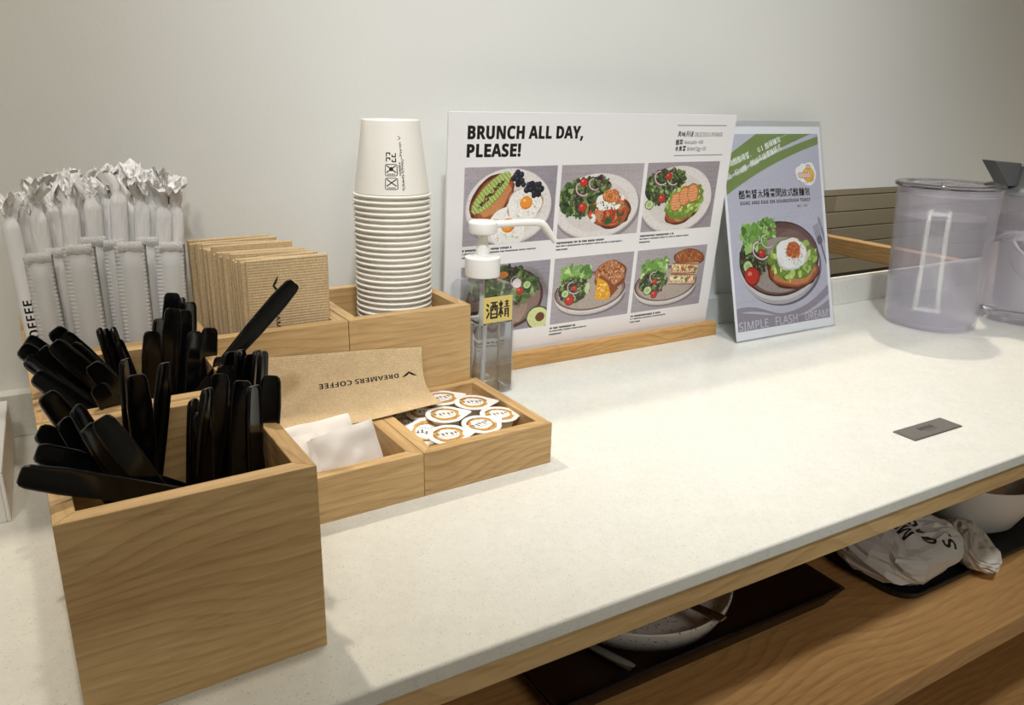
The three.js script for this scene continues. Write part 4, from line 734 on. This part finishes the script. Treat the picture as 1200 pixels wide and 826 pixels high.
// ───────────────────────── sign in its acrylic holder ─────────────────────────
{
  const Ws = .211, Hs = .309, tilt = 15 * Math.PI / 180;
  const tex = canvasTex(1400, 2048, (g, W, H) => {
    g.fillStyle = '#f6f6f6'; g.fillRect(0, 0, W, H);
    const X0 = .022 * W, X1 = .972 * W, Y1 = .035 * H, Y2 = .958 * H; g.save(); g.beginPath(); g.rect(X0, Y1, X1 - X0, Y2 - Y1); g.clip();
    backdrop(g, W, H, '#cdccd8', '#bfbdc9'); speck(g, W / 2, H / 2, W * .7, H * .7, 2600, ['rgba(255,255,255,.14)', 'rgba(90,85,110,.10)', 'rgba(120,115,140,.12)'], 2, 7);
    // green bands
    g.fillStyle = '#869a5c'; g.beginPath(); g.moveTo(-.02 * W, .16 * H); g.lineTo(.357 * W, .03 * H); g.lineTo(.93 * W, .03 * H); g.quadraticCurveTo(.45 * W, .12 * H, .0, .245 * H); g.closePath(); g.fill();
    g.beginPath(); g.moveTo(0, .258 * H); g.quadraticCurveTo(.45 * W, .125 * H, W, .044 * H); g.lineTo(W, .082 * H); g.quadraticCurveTo(.42 * W, .17 * H, -.02 * W, .33 * H); g.closePath(); g.fill();
    g.strokeStyle = '#cfdcb4'; g.lineWidth = 5; g.beginPath(); g.moveTo(.57 * W, .055 * H); g.lineTo(.68 * W, .031 * H); g.moveTo(.2 * W, .188 * H); g.quadraticCurveTo(.45 * W, .13 * H, .62 * W, .1 * H); g.stroke();
    g.strokeStyle = '#f4f6ee'; g.fillStyle = '#f4f6ee';
    const arc = (str, x0, y0, x1, y1, sz, lw) => { const n = str.length, a = Math.atan2(y1 - y0, x1 - x0); [...str].forEach((c, i) => { const k = i / (n - 1); g.save(); g.translate(x0 + (x1 - x0) * k, y0 + (y1 - y0) * k - Math.sin(k * 3.14) * -6); g.rotate(a); if (/[A-Z]/.test(c)) { g.font = 'bold ' + sz * 1.2 + 'px sans-serif'; g.fillText(c, 0, sz); } else glyph(g, c, 0, 0, sz, sz * 1.1, lw); g.restore(); }); };
    arc('油酪酸種醬，低GI酸種麵包', .06 * W, .158 * H, .535 * W, .052 * H, 52, 7.5); arc('用一份油酪，開模早種優麵模式', .03 * W, .222 * H, .535 * W, .09 * H, 52, 7.5);
    // round emblem: hand with thumb over a yellow glow
    g.save(); g.translate(.822 * W, .233 * H); blob(g, 0, 0, 150, 112, '#fbfaf6', .10, 18, .2); blob(g, 50, -58, 78, 62, '#fbfaf6', .1); blob(g, 34, 4, 84, 76, '#f0b62e', .05); blob(g, 28, 2, 60, 56, '#f7d06a', .05);
    g.fillStyle = '#f2cdbb'; g.strokeStyle = '#a8755a'; g.lineWidth = 5; g.beginPath(); g.moveTo(-116, -14); g.quadraticCurveTo(-122, 30, -96, 32); g.lineTo(60, 40); g.quadraticCurveTo(84, 10, 58, -10); g.quadraticCurveTo(56, -52, 34, -52); g.quadraticCurveTo(20, -50, 26, -14); g.lineTo(-96, -18); g.closePath(); g.fill(); g.stroke();
    g.fillStyle = '#5b3a1c'; for (const [x, y, r] of [[14, -84, 9], [38, -92, 9], [60, -80, 9]]) { g.beginPath(); g.ellipse(x, y, r * .7, r * 1.3, 0, 0, 7); g.fill(); } for (let i = 0; i < 8; i++) { const a = 2.5 - i * .27; g.save(); g.translate(Math.cos(a) * 130, 26 + Math.sin(a) * 62); g.rotate(-.5 + i * .1); g.fillRect(-7, -7, rr(6, 12), rr(9, 15)); g.restore(); } g.restore();
    // title
    g.strokeStyle = '#161514'; [...'酪梨醬太陽蛋開放式酸麵包'].forEach((c, i) => glyph(g, c, (.135 + i * .0597) * W, .297 * H, .053 * W, .038 * H, 9.5)); g.fillStyle = '#1c1b1b'; g.save(); g.translate(.137 * W, .365 * H); g.font = 'bold 46px sans-serif'; g.scale(.712 * W / g.measureText('GUAC AND EGG ON SOURDOUGH TOAST').width, 1); g.fillText('GUAC AND EGG ON SOURDOUGH TOAST', 0, 0); g.restore();
    g.font = '30px sans-serif'; g.fillText('380 | 單 280', .70 * W, .391 * H);
    // cutlery behind the plate
    g.save(); g.translate(.93 * W, .55 * H); g.rotate(-.32); g.fillStyle = '#8a8794'; g.fillRect(30, -150, 34, 330); blob(g, 47, -150, 24, 60, '#9b98a5', .02); g.fillStyle = '#6e6b78'; for (let k = 0; k < 4; k++) g.fillRect(-66 + k * 22, -150, 10, 150); blob(g, -28, 20, 42, 50, '#6e6b78', .02); g.fillRect(-38, 40, 22, 300); g.restore();
    // plate and food
    const px = .49 * W, py = .635 * H, prx = .405 * W, pry = .182 * H; blob(g, px + 30, py + 90, prx, pry * 1.02, '#6f6a78', .003, 48); blob(g, px + 4, py + 78, prx * .985, pry, '#b9b4b4', .003, 48); blob(g, px, py + 40, prx, pry, '#d5d0cd', .003, 48); blob(g, px, py, prx, pry, '#3b201d', .003, 48); blob(g, px, py - 2, prx * .97, pry * .96, '#6a4a46', .003, 48); blob(g, px - 6, py + 22, prx * .92, pry * .88, '#7e5f59', .003, 48); blob(g, px + 10, py + 60, prx * .82, pry * .74, '#a59a92', .004, 48); speck(g, px, py + 120, prx * .7, pry * .5, 500, ['#7c7069', '#c4bab0', '#5e534e'], 2, 5);
    salad(g, .23 * W, .62 * H, .13 * W, .085 * H, .2); lettuce(g, .26 * W, .515 * H, .11 * W, .062 * H); lettuce(g, .40 * W, .48 * H, .06 * W, .045 * H); onion(g, .30 * W, .585 * H, .08 * W); onion(g, .37 * W, .545 * H, .06 * W); tomato(g, .31 * W, .6 * H, .035 * W); cucumber(g, .165 * W, .655 * H, .05 * W); tomato(g, .20 * W, .705 * H, .075 * W);
    toast(g, .615 * W, .70 * H, .27 * W, .092 * H, .06); guac(g, .62 * W, .645 * H, .25 * W, .10 * H); blob(g, .61 * W, .62 * H, .165 * W, .083 * H, '#d9d5cf', .1, 14); blob(g, .605 * W, .615 * H, .155 * W, .077 * H, '#f6f4f0', .1, 14); blob(g, .63 * W, .60 * H, .075 * W, .042 * H, '#cf6a35', .14); speck(g, .64 * W, .605 * H, .1 * W, .05 * H, 120, ['#8a4a22', '#e39a63', '#4e2e18', '#f2c29c'], 3, 8); speck(g, .62 * W, .68 * H, .23 * W, .07 * H, 120, ['#2c2416', '#4d5a24', '#1e1a12'], 2, 5);
    // grey waves at the foot
    g.fillStyle = '#9b939c'; g.beginPath(); g.moveTo(0, .85 * H); g.bezierCurveTo(.25 * W, .825 * H, .35 * W, .905 * H, .5 * W, .90 * H); g.bezierCurveTo(.75 * W, .89 * H, .88 * W, .83 * H, W, .775 * H); g.lineTo(W, H); g.lineTo(0, H); g.closePath(); g.fill();
    g.fillStyle = '#c3bfcb'; g.beginPath(); g.moveTo(.06 * W, .868 * H); g.quadraticCurveTo(.22 * W, .862 * H, .40 * W, .905 * H); g.quadraticCurveTo(.25 * W, .89 * H, .06 * W, .868 * H); g.fill(); g.beginPath(); g.moveTo(.6 * W, .925 * H); g.quadraticCurveTo(.82 * W, .905 * H, W, .825 * H); g.lineTo(W, .855 * H); g.quadraticCurveTo(.8 * W, .925 * H, .6 * W, .925 * H); g.fill();
    g.fillStyle = '#d6d2d8'; const bw = (s, x0, x1) => { g.save(); g.font = '104px sans-serif'; g.translate(x0 * W, .953 * H); g.scale((x1 - x0) * W / g.measureText(s).width, 1.08); g.fillText(s, 0, 0); g.restore(); }; bw('SIMPLE', .03, .325); bw('FLASH', .385, .625); bw('DREAMY', .695, .99);
    g.restore();
  });
  const t = thing('table_sign', 'upright avocado toast sign with green stripes in a clear acrylic stand', 'sign', [.829 + Ws / 2, Y0, -.766], 0);
  const f = new THREE.Group();
  const tiltBack = (o, y, z) => { o.rotation.x = -tilt; o.position.set(0, y * Math.cos(tilt) + z * Math.sin(tilt), -y * Math.sin(tilt) + z * Math.cos(tilt)); };
  const back = part('paper_insert', new THREE.BoxGeometry(Ws - .001, Hs - .002, .0006), [0, 1, 2, 3].map(() => M.white).concat([S({ map: tex, roughness: .4 }), M.white]), t, 'printed paper with plate of guacamole and egg toast'); tiltBack(back, Hs / 2 + .001, -.0018);
  const fr = part('front_sheet', new THREE.BoxGeometry(Ws + .004, Hs + .008, .0015), M.acrylic, t); tiltBack(fr, Hs / 2 + .004, -.0004);
  const bk = part('back_sheet', new THREE.BoxGeometry(Ws + .004, Hs + .008, .0015), M.acrylic, t); tiltBack(bk, Hs / 2 + .004, -.0034);
  part('foot_sheet', box(Ws + .004, .002, .075, 0, .001, -.036), M.acrylic, t);
  const leg = part('rear_prop', new THREE.BoxGeometry(Ws + .004, .16, .002), M.acrylic, t); leg.rotation.x = .03; leg.position.set(0, .081, -.0715);
}

// ───────────────────────── metal plate on the counter ─────────────────────────
{
  const t = thing('name_plate', 'small dark grey metal plate with engraved characters lying on the counter', 'plate', [.784, Y0, -.443]);
  part('metal_plate', rbox(.0835, .0014, .0262, .0006, 0, .0007, 0, 3), S({ color: 0x77726d, metalness: .7, roughness: .42 }), t);
  const tex = canvasTex(512, 160, (g, w, h) => { g.fillStyle = '#7d7974'; g.fillRect(0, 0, w, h); g.strokeStyle = '#1d1b19'; g.fillStyle = '#1d1b19'; for (let i = 0; i < 4; i++) { const x = 176 + i * 42; g.lineWidth = 6; g.strokeRect(x, 46, 28, 34); g.beginPath(); g.moveTo(x + 14, 40); g.lineTo(x + 14, 86); g.moveTo(x, 63); g.lineTo(x + 28, 63); g.stroke(); } fineText(g, 200, 100, 120, 9, '#3a3733'); });
  part('engraving', new THREE.PlaneGeometry(.079, .0235).rotateX(-Math.PI / 2).translate(0, .00148, 0), S({ map: tex, metalness: .5, roughness: .45 }), t, 'dark engraved characters');
}

// ───────────────────────── water jugs ─────────────────────────
function jug(label, x, z, H, rb, rt, lean, fill, clearLid, handleAng, waterMat) {
  const t = thing('water_jug', label, 'water jug', [x, Y0, z]);
  const prof = (y) => rb + (rt - rb) * Math.pow(Math.max(0, y) / H, 1.1);
  const ring = (r, y) => { const o = []; for (let i = 0; i < 56; i++) { const a = -i / 56 * Math.PI * 2; o.push(V(Math.cos(a) * r + lean * y / H, y, Math.sin(a) * r)); } return o; };
  const th = .0028, outer = [[rb - .006, .0005], [rb - .002, .002], [rb, .006]], inner = [];
  for (let k = 1; k <= 10; k++) { const y = .006 + (H - .006) * k / 10; outer.push([prof(y), y]); }
  outer.push([prof(H) + .001, H + .001]);
  for (let k = 10; k >= 1; k--) { const y = .006 + (H - .006) * k / 10; inner.push([prof(y) - th, y]); } inner.push([prof(.012) - th, .012], [rb - .01, .008]);
  part('jug_body', loft([...outer, ...inner].map(([r, y]) => ring(r, y))), M.jug, t, 'translucent lilac-tinted plastic body');
  if (fill) { const w = []; for (const y of [.0085, .0125, fill * .5, fill]) w.push(ring((y < .01 ? rb - .0105 : prof(y) - th - .0004), y)); part('water', loft(w), waterMat, t, 'water filling the jug'); }
  // handle: two ribs joined by a web, on the side facing out from the wall
  const c = Math.cos(handleAng), s = Math.sin(handleAng), at = (r, y, off2) => V(c * r - s * off2 + lean * y / H, y, s * r + c * off2);
  const pathAt = (o2) => new THREE.CatmullRomCurve3([at(prof(H * .86) - .001, H * .86, o2 * .7), at(prof(H * .86) + .022, H * .855, o2), at(prof(H * .75) + .034, H * .74, o2), at(prof(H * .5) + .031, H * .5, o2 * 1.05), at(prof(H * .3) + .024, H * .28, o2 * 1.15), at(prof(H * .18) + .016, H * .17, o2 * 1.3)]);
  const hm = part('handle', mergeGeometries([-.0125, .0125].map(o2 => new THREE.TubeGeometry(pathAt(o2), 40, .0036, 10)).concat([.22, .98].map(k => new THREE.TubeGeometry(new THREE.LineCurve3(pathAt(-.0125).getPoint(k), pathAt(.0125).getPoint(k)), 4, .003, 8)))), M.jugHandle, t, 'clear two-ribbed handle');
  part('handle_web', sheet((u, v) => pathAt(-.0125).getPoint(v).lerp(pathAt(.0125).getPoint(v), u).add(V(-c * .002, 0, -s * .002)), 4, 30, .0018), M.acrylic, hm, 'thin clear web between the ribs');
  if (clearLid) {
    const lid = part('lid', loft([[rt - .004, H - .012], [rt - .0035, H - .001], [rt + .003, H], [rt + .0035, H + .004], [rt + .001, H + .006], [rt - .012, H + .0055], [rt - .016, H + .003], [.004, H + .003]].map(([r, y]) => ring(r, y))), M.jugClear, t, 'clear flat lid');
    part('lid_tab', new RoundedBoxGeometry(.02, .008, .014, 2, .003).rotateY(-handleAng).translate(c * (rt - .016) + lean, H + .008, s * (rt - .016)), M.jugClear, lid);
  }
  return t;
}
jug('frosted clear water jug with flat clear lid standing beside the sign', 1.198, -.711, .217, .0665, .0725, -.014, .172, true, Math.PI - Math.atan2(.711, 1.198) + .06, M.waterThin);
{
  const t = jug('clear water jug with dark grey pouring lid at the counter end', 1.372, -.662, .205, .0675, .0745, -.006, .135, false, .5, M.liquid);
  const H = .205, rt = .0745;
  part('lid', lathe([[0, H - .004], [rt - .004, H - .004], [rt - .003, H + .002], [rt - .012, H + .006], [rt - .02, H + .012], [.05, H + .040], [.047, H + .043], [0, H + .043]], 48).translate(-.006, 0, 0), M.lidGrey, t, 'dark grey pouring lid');
  const s = new THREE.Shape(); s.moveTo(0, 0); s.lineTo(-.030, .036); s.lineTo(.012, .033); s.lineTo(.012, 0); s.closePath();
  const sp = part('pour_spout', new THREE.ExtrudeGeometry(s, { depth: .030, bevelEnabled: true, bevelSize: .0015, bevelThickness: .0015, bevelSegments: 2 }).translate(0, 0, -.015), M.lidGrey, t, 'pointed dark grey spout'); sp.rotation.y = -.45; sp.position.set(-.062, H + .012, -.040);
  part('lid_cap', rbox(.06, .010, .05, .004, .0, H + .047, .0), S({ color: 0x2b2d2e, roughness: .5 }), t);
}

// ───────────────────────── white riser at the left ─────────────────────────
{
  const t = thing('white_display_riser', 'low white display riser standing against the upstand left of the boxes', 'display riser', [-.122, Y0, -.755]);
  part('riser_top', rbox(.120, .003, .166, .0012, 0, .0435, 0), M.white, t);
  for (const s of [-1, 1]) part('riser_side', rbox(.003, .042, .166, .0012, s * .0585, .021, 0), M.white, t);
  part('riser_front', rbox(.114, .042, .003, .0012, 0, .021, .0815), M.white, t);
}

// ───────────────────────── things on the shelf below ─────────────────────────
const ys = Y0 - .225;
function trayGeo(w, d, h, flare, th, r) {
  const ring = (w2, d2, y, rad) => { const o = []; for (let q = 0; q < 4; q++) for (let k = 0; k <= 5; k++) { const a = q * Math.PI / 2 + k / 5 * Math.PI / 2, sx = q === 0 || q === 3 ? 1 : -1, sz = q < 2 ? 1 : -1; o.push(V(sx * (w2 / 2 - rad) + rad * Math.cos(a), y, sz * (d2 / 2 - rad) + rad * Math.sin(a))); } return o.reverse(); };
  const f = flare * 2, t2 = th * 2; return loft([ring(w - f, d - f, 0, r), ring(w, d, h, r), ring(w - t2, d - t2, h, r * .9), ring(w - f - t2, d - f - t2, th, r * .9)]);
}
{
  const t = solo('wooden_tray', trayGeo(.40, .285, .026, .014, .006, .004), M.darkTray, 'dark brown wooden tray with sloped rim on the shelf', 'tray', [.532, ys, -.612]);
  const pm = S({ map: dataTex(512, 512, (u, v) => { const x = Math.floor(u * 120), y = Math.floor(v * 120); let h = Math.imul(x * 73856093 ^ y * 19349663, 2654435761) >>> 0; const q = (h % 997) / 997; const n = nA(u * 32, v * 32) * 8; return q > .965 ? [120, 105, 92] : [222 + n, 219 + n, 212 + n]; }), roughness: .35 });
  const pg = lathe([[0, .003], [.05, .003], [.055, 0], [.078, .0005], [.099, .008], [.1085, .026], [.1105, .035], [.1095, .037], [.1075, .036], [.1045, .025], [.095, .0125], [.07, .0075], [0, .0065]].map(p => p).reverse(), 64);
  grainPlate(pg);
  const p = thing('speckled_plate', 'white speckled ceramic plate in the dark brown tray', 'plate', [.517, ys + .0062, -.592]); part('plate_body', pg, pm, p); 
  const cut = (name, label, a, b, y0, y1, kind) => {
    const t2 = thing(name, label, 'cutlery', [0, 0, 0]); const A = V(a[0], y0, a[1]), B = V(b[0], y1, b[1]), L = A.distanceTo(B), st = [[0, .006, .0012], [.006, .0075, .0016], [.05, .0058, .0016], [.1, .0035, .0014], [L - .055, .0035, .0014], [L - .045, .010, .001], [L - .004, .009, .0008], [L, .004, .0006]];
    const rings = st.map(([y, w, h]) => [[-1, 0], [-.7, 1], [.7, 1], [1, 0], [.7, -1], [-.7, -1]].map(([q, e]) => V(q * w, y, e * h)).reverse());
    const m = part(kind, loft(rings), M.metal, t2); place(t2, B, A, 0, A.clone().add(V(0, 1, 0)));
  };
  cut('metal_fork', 'steel fork resting across the speckled plate', [.5395, -.4735], [.500, -.650], ys + .050, ys + .030, 'fork_body');
  cut('metal_knife', 'steel knife lying in the dark tray left of the speckled plate', [.4365, -.488], [.388, -.640], ys + .019, ys + .012, 'knife_body');
}
function grainPlate(g) { const p = g.attributes.position, uv = g.attributes.uv; for (let i = 0; i < p.count; i++) { const r = Math.hypot(p.getX(i), p.getZ(i)) || 1e-6, k = (r + p.getY(i)) / r / .22; uv.setXY(i, p.getX(i) * k + .5, p.getZ(i) * k + .5); } }
{
  solo('serving_tray', trayGeo(.46, .30, .012, .006, .003, .028), M.blackTray, 'shallow black serving tray with rounded corners on the shelf', 'tray', [1.026, ys, -.583]);
  // crumpled wrapper with black letters
  const tex = canvasTex(512, 512, (g, w, h) => { g.fillStyle = '#d9d9d6'; g.fillRect(0, 0, w, h); g.fillStyle = '#141414'; g.save(); g.translate(w * .40, h * .80); g.rotate(-1.2); g.font = 'bold 84px sans-serif'; g.fillText('MS', 20, -40); g.fillText('OME', -30, 40); g.fillText('S.', -50, 120); g.restore(); });
  const crumple = (w, h, d, sd, sharp) => {
    const g = new THREE.SphereGeometry(1, 34, 22), p = g.attributes.position, uv = g.attributes.uv;
    for (let i = 0; i < p.count; i++) {
      const v = V(p.getX(i), p.getY(i), p.getZ(i)); const e = .62; let x = Math.sign(v.x) * Math.pow(Math.abs(v.x), e), y = Math.sign(v.y) * Math.pow(Math.abs(v.y), .9), z = Math.sign(v.z) * Math.pow(Math.abs(v.z), e);
      const a = nA(x * 3 + sd, z * 3 + y * 2 + sd), b = nB(x * 7 + sd * 2, z * 7 + y * 5), ridge = Math.abs(a - .5) * 2, r2 = Math.abs(b - .5) * 2; const k = .72 + sharp * ridge + sharp * .5 * r2;
      p.setXYZ(i, x * w / 2 * (.86 + .2 * b), Math.max(-h / 2 * .96, y * h / 2 * k * 1.15), z * d / 2 * (.86 + .24 * a)); uv.setXY(i, .5 + x * .5, .5 - z * .5);
    }
    g.computeVertexNormals(); return g;
  };
  solo('crumpled_wrapper', crumple(.155, .058, .125, 3, .42), Ph({ map: tex, roughness: .45, flatShading: true }), 'crumpled white wrapper with bold black letters on the black tray', 'wrapper', [.862, ys + .0355, -.494], .12);
  solo('crumpled_paper', crumple(.105, .034, .05, 11, .4), S({ color: 0xcfc9bd, roughness: .8, flatShading: true }), 'flattened crumpled off-white paper between the wrapper and the bowl', 'paper', [.960, ys + .023, -.458], .9);
  const b = thing('ceramic_bowl', 'white round bowl full of crumpled paper on the black tray', 'bowl', [1.060, ys + .0035, -.528]);
  part('bowl_body', lathe([[0, .006], [.04, .006], [.058, .016], [.078, .05], [.083, .078], [.0865, .079], [.0875, .077], [.083, .05], [.064, .011], [.05, 0], [0, 0]].reverse(), 56), M.white, b);
  solo('crumpled_paper', crumple(.10, .05, .09, 23, .5), S({ color: 0x9a7f63, roughness: .85 }), 'brown crumpled paper stuffed inside the white bowl', 'paper', [1.060, ys + .055, -.528], .3);
  const flap = (s0, rad, h, y) => sheet((s, u) => { const a = s0 + s * 1.5; return V(Math.cos(a) * rad * (1 - .2 * u), y + u * h - .01 * Math.sin(s * 3.1), Math.sin(a) * rad * (1 - .25 * u)); }, 14, 6, .0008);
  for (const [a, r, h] of [[2.2, .052, .05], [.9, .04, .055]]) solo('torn_paper_cup', flap(a, r, h, 0), S({ color: 0xe3ddd2, roughness: .7 }), 'torn white paper cup wall sticking out of the bowl', 'paper', [1.063, ys + .058, -.528], 0, 'torn cup pieces in the bowl');
  solo('crumpled_paper', crumple(.09, .04, .09, 31, .4), S({ color: 0xdad8d6, roughness: .7 }), 'white crumpled tissue right of the bowl on the black tray', 'paper', [1.195, ys + .023, -.475], .4);
}

shadow(scene);
renderer.render(scene, camera);
